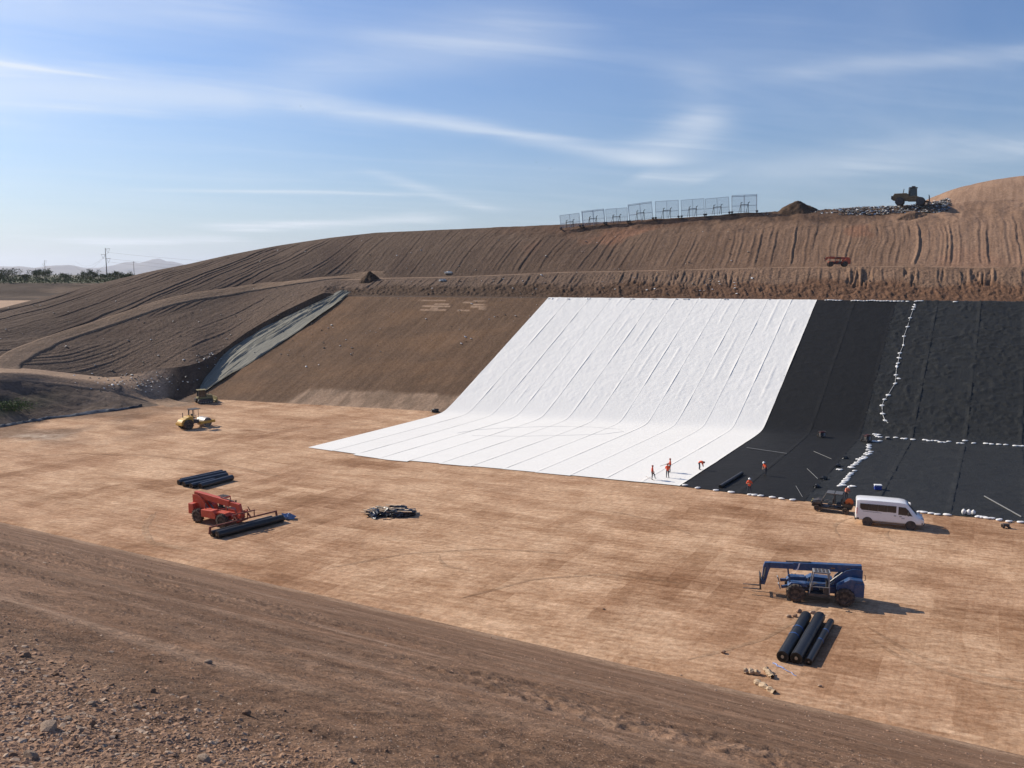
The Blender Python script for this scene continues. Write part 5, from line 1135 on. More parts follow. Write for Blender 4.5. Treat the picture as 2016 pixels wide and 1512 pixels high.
def bag(u, v, label, group, up=False, dz=0.0, s=1.0):
    p = at(u, v, 0.05)
    if p[0] * NX + p[1] * NY - Q0 > 0:
        p = on_cut(u, v)
        if p[0] * NX + p[1] * NY - Q0 > QTOP + .3: p = p * (Q0 + QTOP + .3) / (p[0] * NX + p[1] * NY)
    x, y = p[0], p[1]; z = zsurf(x, y)
    o = link('sandbag', rb.choice(BUP if up else BAGS)); o.location = (x, y, z - .02 + dz)
    q = x * NX + y * NY - Q0
    tilt = Matrix.Identity(3)
    if 1 < q < QTOP - .2: tilt = Vector((-NX * .5, -NY * .5, 1)).normalized().to_track_quat('Z', 'Y').to_matrix()
    o.rotation_euler = (tilt @ Matrix.Rotation(rb.uniform(-.5, .5) + (0 if rb.random() < .75 else 1.5), 3, 'Z')).to_euler() if 1 < q < QTOP - .2 else (0, 0, rb.uniform(-.6, .6) - .2)
    o.scale = (s * rb.uniform(.9, 1.12),) * 3
    return tag(o, label, 'sandbag', group)
Z = lambda pts: [(1450 + x / 3.15, 580 + y / 3.15) for x, y in pts]
bag(1348, 956, 'single white sandbag at the corner where white sheet and black liner meet', None)
for p in [(1476, 974.5), (1485, 975.5), (1497, 977)]: bag(*p, 'white sandbag at the feet of the hard-hatted worker on the liner edge', 'sandbags at the worker feet')
for p in [(1520, 980), (1538, 982.5), (1560, 985)]: bag(*p, 'white sandbag on the edge between the hard-hatted worker and the utility vehicle', 'sandbags before the utility vehicle')
for p in [(1373, 961.5), (1409, 966), (1439, 970)]: bag(*p, 'white sandbag on the liner edge between the white sheet and hard-hatted worker', 'sandbags on the front edge near the workers')
for p in [(1811, 1008.5), (1818, 1009.5), (1832.5, 1011.5), (1845, 1013.5), (1864, 1014.5), (1926, 1018.5), (1934, 1019.5), (1942, 1021), (1951.6, 1021.5), (1967, 1024.5), (1986, 1027.5), (2009, 1029)]: bag(*p, 'white sandbag lying along the liner edge beyond the van', 'sandbags on the front edge by the van')
for p in [(1897, 1013), (1907, 1014), (1916, 1013.5)]: bag(*p, 'white sandbag standing upright at the liner edge', 'upright sandbags', True)
for p in Z([(985, 900), (1030, 905), (1046, 906), (1092, 910), (1167, 913), (1190, 917), (1212, 917), (1238, 918), (1262, 924), (1285, 925), (1315, 922), (1376, 930), (1396, 931), (1415, 922), (1470, 932), (1545, 935), (1578, 938), (1625, 940), (1668, 942), (1728, 948), (1752, 949), (1772, 950)]): bag(*p, 'white sandbag in the row along the slope toe on black liner', 'row of sandbags at the slope toe')
for p in Z([(855, 884), (866, 890), (880, 888), (872, 894), (890, 896), (850, 915), (868, 917), (888, 914), (820, 935), (824, 942), (815, 948), (822, 956), (815, 968), (832, 978), (812, 985), (828, 990), (800, 993), (814, 997), (790, 1008), (800, 1015), (775, 1018), (788, 1022), (752, 1024), (768, 1028), (760, 1037), (745, 1046), (738, 1056), (722, 1062), (705, 1073), (715, 1076), (732, 1096), (712, 1110), (706, 1119), (694, 1128), (690, 1138), (680, 1148), (684, 1156), (670, 1160), (664, 1167), (655, 1176), (646, 1184), (640, 1190), (662, 1186), (720, 1192), (632, 1087), (645, 1089)]): bag(*p, 'white sandbag in the loose diagonal line across the black liner', 'diagonal line of sandbags', s=.95)
ROPE = Z([(940, 803), (920, 787), (905, 745), (902, 693), (917, 655), (940, 628), (960, 592), (983, 556), (988, 503), (994, 450), (1000, 430), (1007, 397), (1012, 367), (1034, 318), (1038, 262), (1060, 203), (1076, 148), (1095, 95), (1105, 60)])
for p in Z([(920, 787), (905, 745), (902, 693), (917, 655), (940, 628), (983, 556), (1005, 525), (988, 503), (994, 450), (1000, 430), (1007, 397), (1012, 367), (1034, 318), (1038, 262), (1060, 203), (1076, 148), (1095, 95), (1100, 80), (1105, 68)]): bag(*p, 'white sandbag tied to the rope down the black slope', 'sandbags on the slope rope', s=.95)
for p in Z([(555, 35), (572, 34), (590, 34), (605, 36), (622, 37), (642, 37), (720, 39), (738, 38), (755, 39), (772, 40), (790, 40), (815, 39), (830, 38), (845, 37), (860, 39), (875, 40), (895, 41), (915, 41), (935, 40), (960, 42), (980, 42), (1005, 42), (1030, 42), (1058, 43), (1108, 43), (1120, 41), (1135, 40), (1150, 40), (1355, 46)]): bag(p[0], p[1] + 1.0, 'white sandbag on the crest of the black slope', 'sandbags along the black crest')
for x in (1080, 1087, 1117, 1156, 1160, 1199, 1241, 1246, 1284, 1290, 1331, 1346, 1350, 1355, 1427, 1432, 1514): bag(x, 589.0 + (x - 1080) * .004, 'white sandbag on the crest of the white sheet', 'sandbags along the white crest', s=.85)
rp = []
for (u, v) in ROPE:
    p = on_cut(u, v); rp.append((p[0], p[1], zsurf(p[0], p[1]) + .05))
t = MB().tube(rp, .035, 6).build('rope', pmat('pale_rope', (.55, .54, .5), .8)); tag(t, 'pale rope running down the black slope through the sandbags', 'rope')
def lay(label, a_, b_, r_, mat, name='pole', cat='pole', sag=0, group=None):
    A_, B_ = at(*a_), at(*b_); P_ = [(A_[0] + (B_[0] - A_[0]) * k / 6, A_[1] + (B_[1] - A_[1]) * k / 6) for k in range(7)]
    o = MB().tube([(x, y, max(zsurf(x, y) + r_, .02 + r_)) for x, y in P_], r_, 8).build(name, mat, smooth=True); return tag(o, label, cat, group)
PIPE = pmat('grey_pipe', (.16, .16, .155), .5)
lay('long grey pipe lying on the black liner beyond the van', (1938, 979), (2011, 1020), .07, PIPE, 'pipe', 'pipe')
lay('thin grey pole lying on the liner beside the white sheet', (1470, 883), (1549, 894.5), .05, PIPE)
lay('thin dark pole lying on the liner by the leaning worker', (1602, 890), (1637, 905), .035, PIPE)
lay('thin dark pole lying between the worker and the loose sandbags', (1589, 924), (1610, 944), .035, PIPE)
lay('thin pole lying on the liner left of the utility vehicle', (1567, 958), (1580, 980), .03, PIPE)
WOODP = pmat('pale_wood', (.62, .46, .30), .8, noise=.2)
lay('brown pole lying at the feet of the stepping worker', (1271.5, 939.5), (1288, 947.5), .03, pmat('brown_pole', (.20, .12, .07), .8))
p0 = stand(1319, 931); t = MB().tube([(p0[0] - .2, p0[1] + .1, p0[2] + 1.1), (p0[0] - 1.25, p0[1] - .25, p0[2] + .85)], .025, 6).build('pole', MATS['brown_pole']); tag(t, 'brown pole held out by a worker over the white sheet', 'pole')
# cooler
c = at(1728, 965); t = thing('cooler', 'blue cooler box with a white lid on the black liner', 'cooler', (c[0], c[1], .07), math.radians(-12))
MB().box((0, 0, .24), (.72, .46, .46), None, 1.06).build('box', pmat('blue_plastic', (.03, .06, .30), .4), t, .03); MB().box((0, 0, .52), (.80, .53, .12)).build('lid', pmat('white_plastic', (.8, .8, .78), .4), t, .04)
for s in (1, -1): MB().bar((s * .39, -.1, .38), (s * .39, .1, .38), .04).build('handle', MATS['white_plastic'], t)
def genset(label, u, v, body, rz=0.2, s=1.0, y=None):
    c = at(u, v); z = zsurf(c[0], c[1]); t = thing('generator', label, 'generator', (c[0], c[1], z), rz); t.scale = (s,) * 3
    f_ = MB()
    for x in (-.45, .45):
        for y_ in (-.32, .32): f_.bar((x, y_, .05), (x, y_, .85), .045)
        f_.bar((x, -.32, .85), (x, .32, .85), .045); f_.bar((x, -.32, .12), (x, .32, .12), .045)
    for y_ in (-.32, .32): f_.bar((-.45, y_, .85), (.45, y_, .85), .045); f_.bar((-.45, y_, .12), (.45, y_, .12), .045)
    f_.build('frame', M_DARK, t); MB().box((-.12, 0, .38), (.5, .48, .46)).build('engine', M_DARK, t, .04); MB().box((.26, 0, .36), (.3, .46, .42)).build('alternator', M_GREY, t, .04); MB().box((0, 0, .72), (.7, .5, .18)).build('fuel_tank', body, t, .05)
    for y_ in (-.42, .42): wheel(t, (-.38, y_, .16), .16, .1, 1 if y_ > 0 else -1, M_RIM, 0)
    return t
genset('dark generator with wheels alone on the black liner', 1618, 862.5, pmat('dark_red_tank', (.12, .02, .02), .5))
genset('dark red generator beside the pile of sandbags', 1706, 871, pmat('dark_red_tank', (.12, .02, .02), .5), .5, 1.2)
c = at(1747, 868); t = thing('tool_case', 'small dark tool case with pale top in the sandbag row', 'tool case', (c[0], c[1], zsurf(c[0], c[1])), .1)
MB().box((0, 0, .15), (.6, .4, .3)).build('case', M_DARK, t, .02); MB().box((0, 0, .33), (.5, .3, .06)).build('lid', M_BAG, t, .02)
# welding machine on the dirt near the edge
c = at(1980, 1040); t = thing('welding_machine', 'small dusty welding machine on the dirt beside the liner edge', 'machine', (c[0], c[1], .02), -.2)
MB().box((0, 0, .30), (.55, .36, .26)).build('motor', M_DARK, t, .05); MB().tube([(-.5, 0, .34), (-.28, 0, .36)], .1, 10).build('blower', pmat('tan_metal', (.35, .25, .16), .6), t); MB().tube([(.2, -.1, .4), (.75, -.1, .75)], .025, 6).tube([(.2, .1, .4), (.75, .1, .75)], .025, 6).tube([(.75, -.1, .75), (.75, .1, .75)], .025, 6).build('handle', M_DARK, t)
for x, y_ in ((-.25, .2), (-.25, -.2), (.25, .2), (.25, -.2)): wheel(t, (x, y_, .12), .12, .08, 1 if y_ > 0 else -1, M_RIM, 0)
crumple('sheet_scrap', 'dark folded sheet scrap at the corner of the white sheet', 'scrap', (at(857, 815)[0], at(857, 815)[1], ground(*at(857, 815)[:2]) + .05), (.8, .5, .5), M_ROLL, 3)
for k, (u, v) in enumerate(((1664, 904), (1650, 919), (1622, 944), (1608, 960))):
    c = at(u, v); crumple('sheet_scrap', 'dark crumpled liner scrap along the seam below the loose sandbags', 'scrap', (c[0], c[1], .06), (.55, .35, .3), M_ROLL, 20 + k, .6, 'scraps along the liner seam')
# ------------------------------------------------------------------ scrap pile of laths and torn liner
pc = at(770, 1012); rs = random.Random(5)
for k in range(26):
    crumple('sheet_scrap', 'crumpled black sheet in the pile of laths', 'scrap', (pc[0] + rs.uniform(-2.2, 2.2), pc[1] + rs.uniform(-1.0, 1.2), .02 + .05 * rs.random()), (rs.uniform(.8, 1.3), rs.uniform(.5, .8), rs.uniform(.3, .55)), M_ROLL if k % 2 else MATS['glossy_black_wrap'], 40 + k, rs.uniform(0, 3), 'black scraps in the lath pile')
for k in range(26):
    x, y = pc[0] + rs.uniform(-2.2, 2.2), pc[1] + rs.uniform(-1.2, 1.0); an = -.16 + rs.gauss(0, .09); z = .42 + .34 * rs.random() - .10 * abs(x - pc[0]); ln = rs.uniform(1.0, 1.8)
    d = Vector((math.cos(an), math.sin(an), rs.uniform(-.06, .06))); o = MB().bar(Vector((x, y, z)) - d * ln / 2, Vector((x, y, z)) + d * ln / 2, .14, .06).build('lath', WOODP, None); tag(o, 'pale wooden lath sticking out of the black scrap pile', 'lath', 'laths in the scrap pile')
for k, (u, v) in enumerate(((722, 1020), (754, 1024))):
    c = at(u, v); o = MB().tube([(c[0], c[1], .03), (c[0] + .25, c[1] + .12, .06), (c[0] + .55, c[1] + .1, .03), (c[0] + .8, c[1] + .35, .05), (c[0] + 1.1, c[1] + .5, .05)], [.05, .03, .04, .03, .04], 6).build('strap_end', M_STRAPK); tag(o, 'loose dark strap end trailing from the lath pile', 'strap', 'strap ends at the lath pile')
# straps, wrapping and clods around the three rolls
c = at(1522, 1307); e_ = at(1567, 1331); d = e_ - c; pts = [(c[0] + d[0] * t_ + .06 * math.sin(t_ * 19), c[1] + d[1] * t_ + .05 * math.cos(t_ * 23), .02 + .05 * abs(math.sin(t_ * 13))) for t_ in np.linspace(0, 1, 22)]
o = MB().tube(pts, [.05 if k < 10 else .025 for k in range(22)], 6).build('strap', pmat('pale_blue_webbing', (.25, .30, .50), .7)); tag(o, 'loose pale blue strap lying in front of the three rolls', 'strap')
TAN = pmat('torn_cardboard', (.42, .31, .20), .85, noise=.35, nscale=7)
def torn_core(label, a_, b_, r_, seed):
    A_, B_ = Vector(at(*a_)), Vector(at(*b_)); q = random.Random(seed); n = 12; m = MB(); V = []
    for i in range(9):
        c_ = A_.lerp(B_, i / 8); s_ = (B_ - A_).normalized().cross(Vector((0, 0, 1)))
        for k in range(n):
            t_ = 2 * math.pi * k / n; rr = r_ * q.uniform(.72, 1.18) * (1 + .25 * math.sin(i * 2.3)); V.append(tuple(c_ + Vector((0, 0, r_ * .85)) + s_ * math.cos(t_) * rr + Vector((0, 0, 1)) * math.sin(t_) * rr))
    m.add(V, [(i * n + k, i * n + (k + 1) % n, (i + 1) * n + (k + 1) % n, (i + 1) * n + k) for i in range(8) for k in range(n)]); o = m.build('torn_tube', TAN); return tag(o, label, 'cardboard tube')
torn_core('flattened tan cardboard tube with a pale round end', (1464, 1325), (1497, 1329), .17, 1); torn_core('short tan cardboard piece beside the flattened tube', (1507, 1321), (1521, 1337), .16, 2); torn_core('torn tan cardboard tube with ragged ends furthest from the rolls', (1487, 1346), (1525, 1368), .17, 3)
for k, (u, v, s) in enumerate(((1573, 1205.5, .26), (1553, 1215, .2), (1565, 1214.5, .22), (1600, 1208, .24), (1617, 1210, .18))):
    c = at(u, v); o = link('clod', RM[k]); o.location = (c[0], c[1], s * .35); o.scale = (s, s * .8, s); tag(o, 'brown clod by the far ends of the three rolls', 'clod', 'clods by the rolls')
for lab, (u, v, s) in (('brown clod alone on the sand left of the rolls', (1424, 1286, .2)), ('dark broken clod on the sand below the torn cardboard', (1482, 1381, .24)), ('small pale block on the sand right of the torn cardboard', (1614, 1352, .13)), ('small pale stone where the sand meets the near bank', (1341, 1331, .1)), ('small brown clod on the sand far from the blue telehandler', (1188, 1200, .12))):
    c = at(u, v); o = link('clod', RM[1 if 'pale' in lab else 2]); o.location = (c[0], c[1], s * .4); o.scale = (s, s * .8, s * .9); tag(o, lab, 'clod')
c = Vector(r1) + Vector((.3, .9, -.2)); crumple('strap_bundle', 'heap of blue and yellow straps at the end of the spreader bar', 'straps', (c.x, c.y, .05), (.75, .4, .5), pmat('mixed_straps', (.14, .24, .42), .6, noise=.8, nscale=5), 9, .3)
# plastic sheeting bundles on the berm
for k, (u, v) in enumerate(((884, 538), (872, 553))):
    c = hit(u, v); crumple('plastic_bundle', ['pale plastic bundle lying on the upper edge of the berm', 'pale plastic bundle lying lower on the berm face'][k], 'plastic bundle', (c[0], c[1], c[2] - .1), (1.3 - .2 * k, .6, .5), pmat('dull_plastic', (.42, .42, .40), .6, noise=.4, nscale=3), 60 + k)
# rope lying on the white sheet
pts = []
for u, v in ((900, 853), (935, 847), (1000, 842.5), (1080, 840), (1160, 841), (1215, 845), (1228, 850), (1190, 855), (1100, 858), (1010, 859.5), (930, 858)):
    c = at(u, v, .1); z = zsurf(c[0], c[1]); c = at(u, v, z); pts.append((c[0], c[1], zsurf(c[0], c[1]) + .03))
tag(MB().tube(pts, .022, 5).build('rope', pmat('grey_rope', (.35, .35, .34), .8)), 'thin grey rope lying in a long loop on the white sheet', 'rope')

# ------------------------------------------------------------------ litter screens on the ridge
M_PIPE = pmat('galvanised_pipe', (.34, .39, .45), .5, metal=.3, noise=.1); M_WIRE = pmat('wire_mesh', (.42, .47, .54), .6)
SCR = [(1104, 1144, 440, 413, 0), (1147, 1192, 438, 408, 1), (1193, 1237, 436, 407, 0), (1239, 1287, 434, 399.5, 1), (1290, 1337, 431, 397, 0), (1341, 1388, 427, 393.5, 0), (1389, 1437, 422, 389.5, 0), (1440, 1491, 418, 383.5, 1)]
ORD = ['mesh litter screen at the low end of the ridge row', 'hooded litter screen second from the low end of the row', 'flat litter screen between two hooded screens', 'hooded litter screen in the middle of the ridge row', 'flat litter screen just uphill of the middle hooded one', 'flat litter screen third from the dirt heap', 'flat litter screen next to the end hooded screen', 'hooded litter screen at the high end beside the dirt heap']
for k, (u0, u1, vb, vt, hood) in enumerate(SCR):
    a_ = L6((u0 - 1008) / F_PX); pA = aty(u0, vb + (u0 - u1) * 0, 214 - (u0 - 1104) * .022); yb = pA[1]; pB = aty(u1, vb - 3, 214 - (u1 - 1104) * .022)
    Wd = float(np.linalg.norm(pB[:2] - pA[:2])); hgt = (vb - vt) / F_PX * yb
    ang = math.atan2(pB[1] - pA[1], pB[0] - pA[0]); zb = min(ground(pA[0], pA[1]), ground(pB[0], pB[1]))
    m_ = (pA + pB) / 2; za, zb2 = ground(pA[0], pA[1]), ground(pB[0], pB[1]); tilt = math.atan2(zb2 - za, Wd)
    T = thing('litter_screen', ORD[k], 'litter screen', (m_[0], m_[1], (za + zb2) / 2 - .02)); T.rotation_euler = (Matrix.Rotation(ang, 3, 'Z') @ Matrix.Rotation(-tilt, 3, 'Y')).to_euler(); T['group'] = 'litter screens on the ridge'
    w = Wd / 2 - .12; lean = -.35; r_ = .055
    for x in (-w, 0, w): MB().tube([(x, 0, .05), (x, lean, hgt)], r_, 8).build('post', M_PIPE, T)
    for z in (.45, hgt * .42, hgt): MB().tube([(-w, lean * z / hgt, z), (w, lean * z / hgt, z)], r_ * .8, 8).build('rail', M_PIPE, T)
    if hood:
        for x in (-w, 0, w): MB().tube([(x, lean, hgt), (x, lean + 1.5, hgt - .15)], r_ * .8, 6).tube([(x, lean + 1.5, hgt - .15), (x, lean + .9, .05)], r_, 6).build('brace', M_PIPE, T)
        MB().tube([(-w, lean + 1.5, hgt - .15), (w, lean + 1.5, hgt - .15)], r_, 8).build('rail', M_PIPE, T)
    ms = MB(); nx_, nz_ = 26, 18
    for i in range(nx_ + 1): x = -w + 2 * w * i / nx_; ms.bar((x, lean * .1, .45), (x, lean, hgt), .03)
    for j in range(nz_ + 1): z = .45 + (hgt - .45) * j / nz_; ms.bar((-w, lean * z / hgt, z), (w, lean * z / hgt, z), .03)
    ms.build('wire_panel', M_WIRE, T, kind='stuff')
    fr = MB()
    for x in (-.85, .85): fr.bar((x, -1.0, .03), (x, -1.0, hgt * .58), .12); fr.bar((x, -1.0, hgt * .55), (x - .55, -1.5, .05), .07); fr.bar((x, -1.0, hgt * .56), (x + .35, -1.0, hgt * .60), .14)
    fr.bar((-.85, -1.0, hgt * .46), (.85, -1.0, hgt * .46), .12); fr.build('lifting_frame', M_DARK, T)
    for x in (-w, w): MB().bar((x, -1.6, .12), (x, 1.0, .12), .16, .22).box((x, -.5, .38), (.55, .45, .35)).bar((x, -1.3, .2), (x, -.1, hgt * .3), .06).build('skid', M_DARK, T)
# ------------------------------------------------------------------ power poles and desert trees
def pole(label, u, vt, y, kind):
    x = (u - 1008) / F_PX * y; hgt = (540 - vt) / F_PX * y + H - 20; T = thing('power_pole', label, 'power pole', (x, y, 19.5))
    MB().tube([(0, 0, 0), (0, 0, hgt + .5)], [.45 if kind else .16, .20 if kind else .11], 10).build('mast', pmat('weathered_steel', (.16, .14, .125), .8, noise=.2), T, smooth=True)
    if kind:
        for s, z in ((1, hgt - .4), (-1, hgt - 4.6), (1, hgt - 7.5)):
            MB().bar((0, 0, z), (s * 3.4, 0, z + .3), .2).build('crossarm', MATS['weathered_steel'], T)
            MB().tube([(s * .5, 0, z), (s * 1.9, 0, z - 2.9)], .09, 6).tube([(s * 3.4, 0, z + .3), (s * 1.9, 0, z - 2.9)], .09, 6).build('insulator', pmat('insulator_grey', (.25, .25, .26), .5), T)
    else: MB().bar((-1.1, 0, hgt), (1.1, 0, hgt), .12).build('crossarm', MATS['weathered_steel'], T)
    return x, y, hgt + 19.9
P1 = pole('tall steel power pole with three insulator arms above the scrub', 217, 489, 640, 1); P2_ = pole('distant steel power pole rising behind a tree', 97, 513, 1150, 1); pole('short plain wooden pole near the mound edge', 270.5, 515, 520, 0)
for k, (dz, dx) in enumerate(((-3.3, 1.9), (-7.5, -1.9), (-10.4, 1.9))):
    pts = [(P1[0] + dx + (t_ * -240), P1[1] + t_ * 420, P1[2] + dz + 8 * ((2 * t_ - 1) ** 2 - 1)) for t_ in np.linspace(0, 1, 14)]
    tag(MB().tube(pts, .045, 5).build('power_line', MATS['weathered_steel']), 'thin power line leaving the tall steel pole', 'power line', 'power lines')
    pts = [(P1[0] + dx + t_ * 330, P1[1] - t_ * 60, P1[2] + dz + 9 * ((2 * t_ - 1) ** 2 - 1)) for t_ in np.linspace(0, 1, 14)]
    tag(MB().tube(pts, .045, 5).build('power_line', MATS['weathered_steel']), 'thin power line leaving the tall steel pole', 'power line', 'power lines')
def leaf_mat(name, c):
    m = bpy.data.materials.new(name); m.use_nodes = True; nt = m.node_tree; b = nt.nodes['Principled BSDF']; b.inputs['Roughness'].default_value = .8; b.inputs['Specular IOR Level'].default_value = .2
    oi = nd(nt, 'ShaderNodeTexNoise', {'Vector': nd(nt, 'ShaderNodeTexCoord').outputs['Object'], 'Scale': .9, 'Detail': 3.0}).outputs[0]
    nt.links.new(mixc(nt, oi, tuple(v * .6 for v in c), tuple(v * 1.4 for v in c)), b.inputs['Base Color']); return m
LEAF = [leaf_mat('mesquite_leaf', (.060, .075, .034)), leaf_mat('palo_verde_leaf', (.085, .10, .042))]
def leaves(P, sz, q):
    n = len(P); a_ = q.normal(size=(n, 3)); a_ /= np.linalg.norm(a_, axis=1)[:, None]; b_ = np.cross(a_, q.normal(size=(n, 3))); b_ /= np.linalg.norm(b_, axis=1)[:, None]
    s_ = sz * q.uniform(.6, 1.3, (n, 1)); V = np.stack([P - a_ * s_, P + b_ * s_ * .5, P + a_ * s_, P - b_ * s_ * .5], 1); return V.reshape(-1, 3), np.arange(4 * n).reshape(n, 4)
def tree(label, u, y, w, hgt, seed, mat, group=None):
    q = np.random.default_rng(seed); x = (u - 1008) / F_PX * y; T = thing('desert_tree', label, 'tree', (x, y, 19.9), 0, group); tr = MB(); tips = []
    for k in range(6):
        a_ = q.uniform(0, 6.3); rr = w * q.uniform(.12, .36); p1 = Vector((math.cos(a_) * rr * .4, math.sin(a_) * rr * .4, hgt * .3)); p2 = Vector((math.cos(a_) * rr, math.sin(a_) * rr, hgt * q.uniform(.55, .85))); tr.tube([(0, 0, 0), p1, p2], [.16, .10, .03], 6); tips.append(np.array(p2))
    tr.build('trunk', pmat('bark', (.10, .075, .055), .9), T)
    cl = np.array([t_ + q.normal(size=3) * [w * .14, w * .14, hgt * .08] for t_ in tips for _ in range(4)]); P = cl[q.integers(0, len(cl), 1100)] + q.normal(size=(1100, 3)) * [w * .085, w * .085, hgt * .075]; P[:, 2] = np.maximum(P[:, 2], hgt * .12)
    V, F = leaves(P, .16 + hgt * .018, q); link('crown', mesh_np('crown', V, F, mat, False), T)
for k, (u, y, w, hp) in enumerate(((28, 395, 11, 30), (5, 420, 8, 20), (84, 430, 8.5, 25), (98, 425, 7, 27), (58, 440, 6, 17), (135, 450, 7, 18), (187, 440, 7.5, 23), (175, 450, 6, 20), (238, 400, 7, 23), (254, 405, 6, 19), (268, 410, 5, 18), (212, 470, 6, 15), (-40, 400, 10, 24))):
    hgt = hp / F_PX * y
    tree(['broad dark mesquite tree at the near edge of the scrub', 'low dark tree beside the broad mesquite', 'bushy tree in front of the distant power pole', 'tall bushy tree hiding the foot of the distant power pole', 'low rounded tree between two bushy trees', 'low tree in the middle of the scrub line', 'dark tree left of the tall power pole', 'small dark tree touching the one by the tall power pole', 'dark tree standing right of the tall power pole', 'small tree beside the plain wooden pole', 'small tree at the very edge of the mound', 'low tree behind the tall power pole foot', 'dark tree past the broad mesquite'][k], u, y, w, hgt, 300 + k, LEAF[k % 2])
q = np.random.default_rng(5); n = 9000; yy_ = 388 + 260 * q.random(n) ** 1.6; uu_ = q.uniform(-330, 420, n); xx_ = (uu_ - 1008) / F_PX * yy_; hh = np.clip(fbm(xx_ / 9, yy_ / 9, 3, 400) - .3, 0, 1)
P = np.stack([xx_, yy_, 20 + q.random(n) * (1.0 + 7.0 * hh)], 1); V, F = leaves(P, .55, q)
link('scrub', mesh_np('scrub', V, F, LEAF[1], False), kind='stuff', label='low green desert scrub behind the dark far bank', category='scrub')

# ------------------------------------------------------------------ tyre tracks pressed into the sand
def track(pts, w=.34, col=.66):
    C = np.array([at(*p) for p in pts]); d = np.r_[0, np.cumsum(np.linalg.norm(np.diff(C[:, :2], axis=0), axis=1))]; n = max(12, int(d[-1] / .4)); t_ = np.linspace(0, d[-1], n)
    from_ = lambda i: np.interp(t_, d, C[:, i]); x, y = sm(from_(0), 5), sm(from_(1), 5); tx, ty = np.gradient(x), np.gradient(y); Lk = np.hypot(tx, ty) + 1e-9; nx_, ny_ = -ty / Lk, tx / Lk
    V = np.zeros((n, 5, 3))
    for j, o_ in enumerate(np.linspace(-.5, .5, 5)):
        wj = w * o_ * (1 + .5 * (fbm(t_ / 1.1, t_ * 0 + j, 2, 3) - .5)) * np.minimum(1, np.minimum(np.arange(n), n - 1 - np.arange(n)) / 4 + .05); V[:, j, 0] = x + nx_ * wj; V[:, j, 1] = y + ny_ * wj
        V[:, j, 2] = [ground(a_, b_) + (.016 if 0 < j < 4 else .008) for a_, b_ in zip(V[:, j, 0], V[:, j, 1])]
    c_ = np.broadcast_to(C_FLOOR * col, V.shape) * (0.85 + .3 * fbm(V[..., 0] * 1.5, V[..., 1] * 1.5, 3, 9)[..., None])
    link('tyre_track', mesh_np('tyre_track', V, grid_faces(n, 5), SOIL['floor'], True, c_.reshape(-1, 3)), kind='structure')
for p in ([(1681, 1019), (1660, 1024), (1644, 1033), (1641, 1043), (1656, 1058)], [(1752, 1044), (1744, 1052), (1747, 1060), (1766, 1071)], [(1150, 1000), (1220, 1010), (1300, 1028), (1370, 1056)], [(866, 1090), (864, 1102), (880, 1116), (930, 1124)], [(20, 900), (160, 893), (300, 898), (430, 912), (560, 940)],
          [(300, 1010), (280, 1040), (292, 1070), (380, 1085)], [(308, 1006), (287, 1040), (300, 1068), (390, 1082)], [(420, 850), (520, 846), (640, 838), (760, 826)], [(425, 856), (520, 853), (650, 843), (770, 830)], [(1350, 1300), (1500, 1260), (1640, 1180)], [(1700, 1230), (1800, 1290), (1940, 1330), (2040, 1345)], [(1690, 1245), (1790, 1304), (1930, 1345), (2040, 1362)], [(640, 1120), (800, 1090), (960, 1080), (1120, 1090)], [(900, 1180), (1050, 1140), (1200, 1130), (1350, 1150)]): track(p, .36, .78)

# ------------------------------------------------------------------ black sheet edge, bush and birds
cl = np.array([at(u, v) for u, v in ((-40, 846), (0, 841), (45, 833), (90, 826), (140, 820), (190, 813), (235, 808), (280, 801))]); d = np.r_[0, np.cumsum(np.linalg.norm(np.diff(cl[:, :2], axis=0), axis=1))]
n = 130; t_ = np.linspace(0, d[-1], n); x, y = np.interp(t_, d, cl[:, 0]), np.interp(t_, d, cl[:, 1]); tx, ty = np.gradient(x), np.gradient(y); Lk = np.hypot(tx, ty); V = np.zeros((n, 9, 3))
wd = 1.5 * (.5 + fbm(t_ / 5, t_ * 0, 3, 71)) * np.minimum(1, (n - 1 - np.arange(n)) / 30 + .15)
for j in range(9):
    o_ = (j / 8 - .35) * wd; V[:, j, 0] = x - ty / Lk * o_; V[:, j, 1] = y + tx / Lk * o_
    V[:, j, 2] = [ground(a_, b_) for a_, b_ in zip(V[:, j, 0], V[:, j, 1])]
V[..., 2] += .05 + .55 * (fbm(V[..., 0] / 1.3, V[..., 1] / .8, 3, 72)) * np.sin(np.pi * np.arange(9) / 8)[None, :]
tag(link('plastic_sheet', mesh_np('plastic_sheet', V, grid_faces(n, 9), M_ROLL)), 'ragged black plastic sheet along the foot of the shaded bank', 'plastic sheet')
c = hit(22, 806); q = np.random.default_rng(3); T = thing('bush', 'low green bush on the shaded bank above the black plastic', 'bush', (c[0], c[1], c[2] - .1))
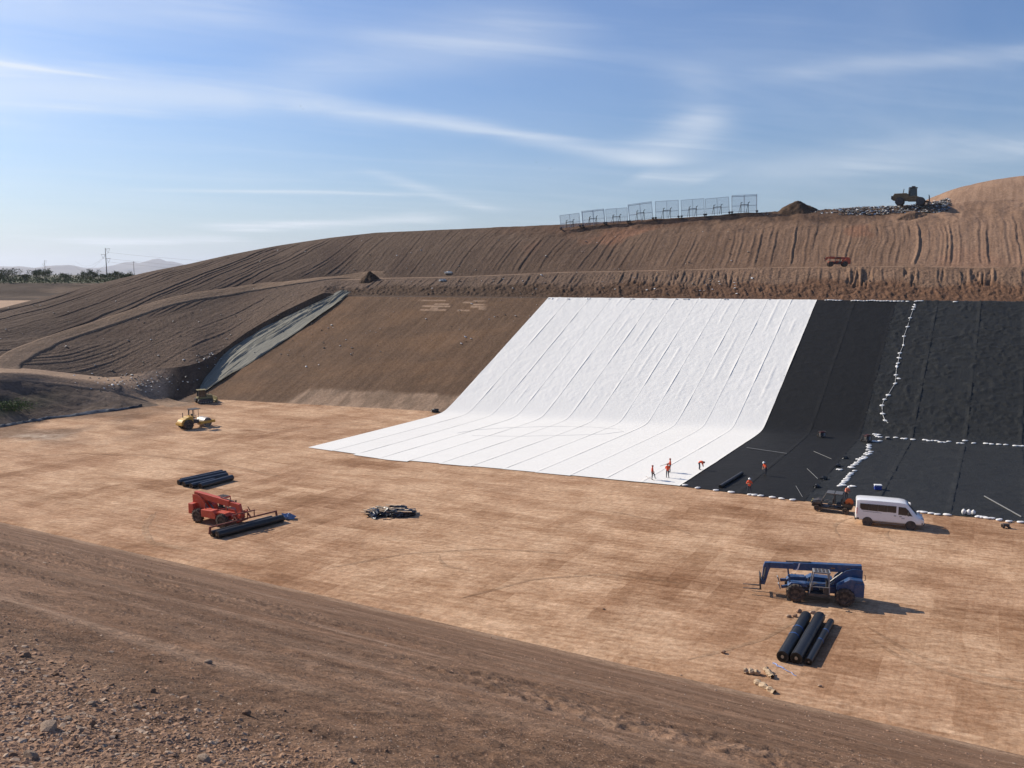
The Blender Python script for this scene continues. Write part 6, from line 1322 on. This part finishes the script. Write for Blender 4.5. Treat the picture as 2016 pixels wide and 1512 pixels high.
m_ = MB(); [m_.tube([(0, 0, 0), (math.cos(k) * .9, math.sin(k) * .5, .9)], [.06, .02], 5) for k in range(7)]; m_.build('stem', MATS['bark'], T)
P = q.normal(size=(900, 3)) * [1.7, .8, .42] + [0, 0, .75]; P[:, 2] = np.maximum(P[:, 2], .05); Vl, Fl = leaves(P, .16, q); link('foliage', mesh_np('foliage', Vl, Fl, leaf_mat('bush_leaf', (.07, .11, .03)), False), T)
def bird(label, u, v, y, rz):
    p = aty(u, v, y); m = MB()
    m.add([(.16, 0, 0), (.05, .04, .02), (-.12, .02, .01), (-.2, 0, 0), (-.12, -.02, .01), (.05, -.04, .02), (0, 0, .05), (0, 0, -.05), (.02, .28, .10), (-.06, .24, .08), (-.05, .55, .02), (.02, -.28, .10), (-.06, -.24, .08), (-.05, -.55, .02)],
          [(0, 1, 6), (1, 2, 6), (2, 3, 6), (3, 4, 6), (4, 5, 6), (5, 0, 6), (1, 0, 7), (2, 1, 7), (3, 2, 7), (4, 3, 7), (5, 4, 7), (0, 5, 7), (1, 8, 9, 2), (8, 10, 9), (5, 4, 12, 11), (11, 12, 13)])
    o = m.build('bird', pmat('dark_feather', (.05, .05, .055), .8)); o.location = p; o.rotation_euler.z = rz; tag(o, label, 'bird')
for k, (u, v) in enumerate(((592, 209), (596, 215), (1056, 320), (1083, 332))): bird(['small dark bird flying just above its companion', 'small dark bird flying just below its companion', 'small dark bird flying higher of two above the ridge', 'small dark bird flying lower of two above the ridge'][k], u, v, 240, k * 1.3)
# ------------------------------------------------------------------ the air: thin haze round everything
hb = MB().box((0, 9000, 180), (52000, 34500, 640))
hm = bpy.data.materials.new('haze_air'); hm.use_nodes = True; hm.node_tree.nodes.clear()
pv = nd(hm.node_tree, 'ShaderNodeVolumePrincipled', {'Color': (.80, .87, 1.0, 1), 'Density': 4.5e-5, 'Anisotropy': 0.35})
mo = nd(hm.node_tree, 'ShaderNodeOutputMaterial'); hm.node_tree.links.new(pv.outputs[0], mo.inputs['Volume'])
hb.build('haze', hm, kind='stuff')
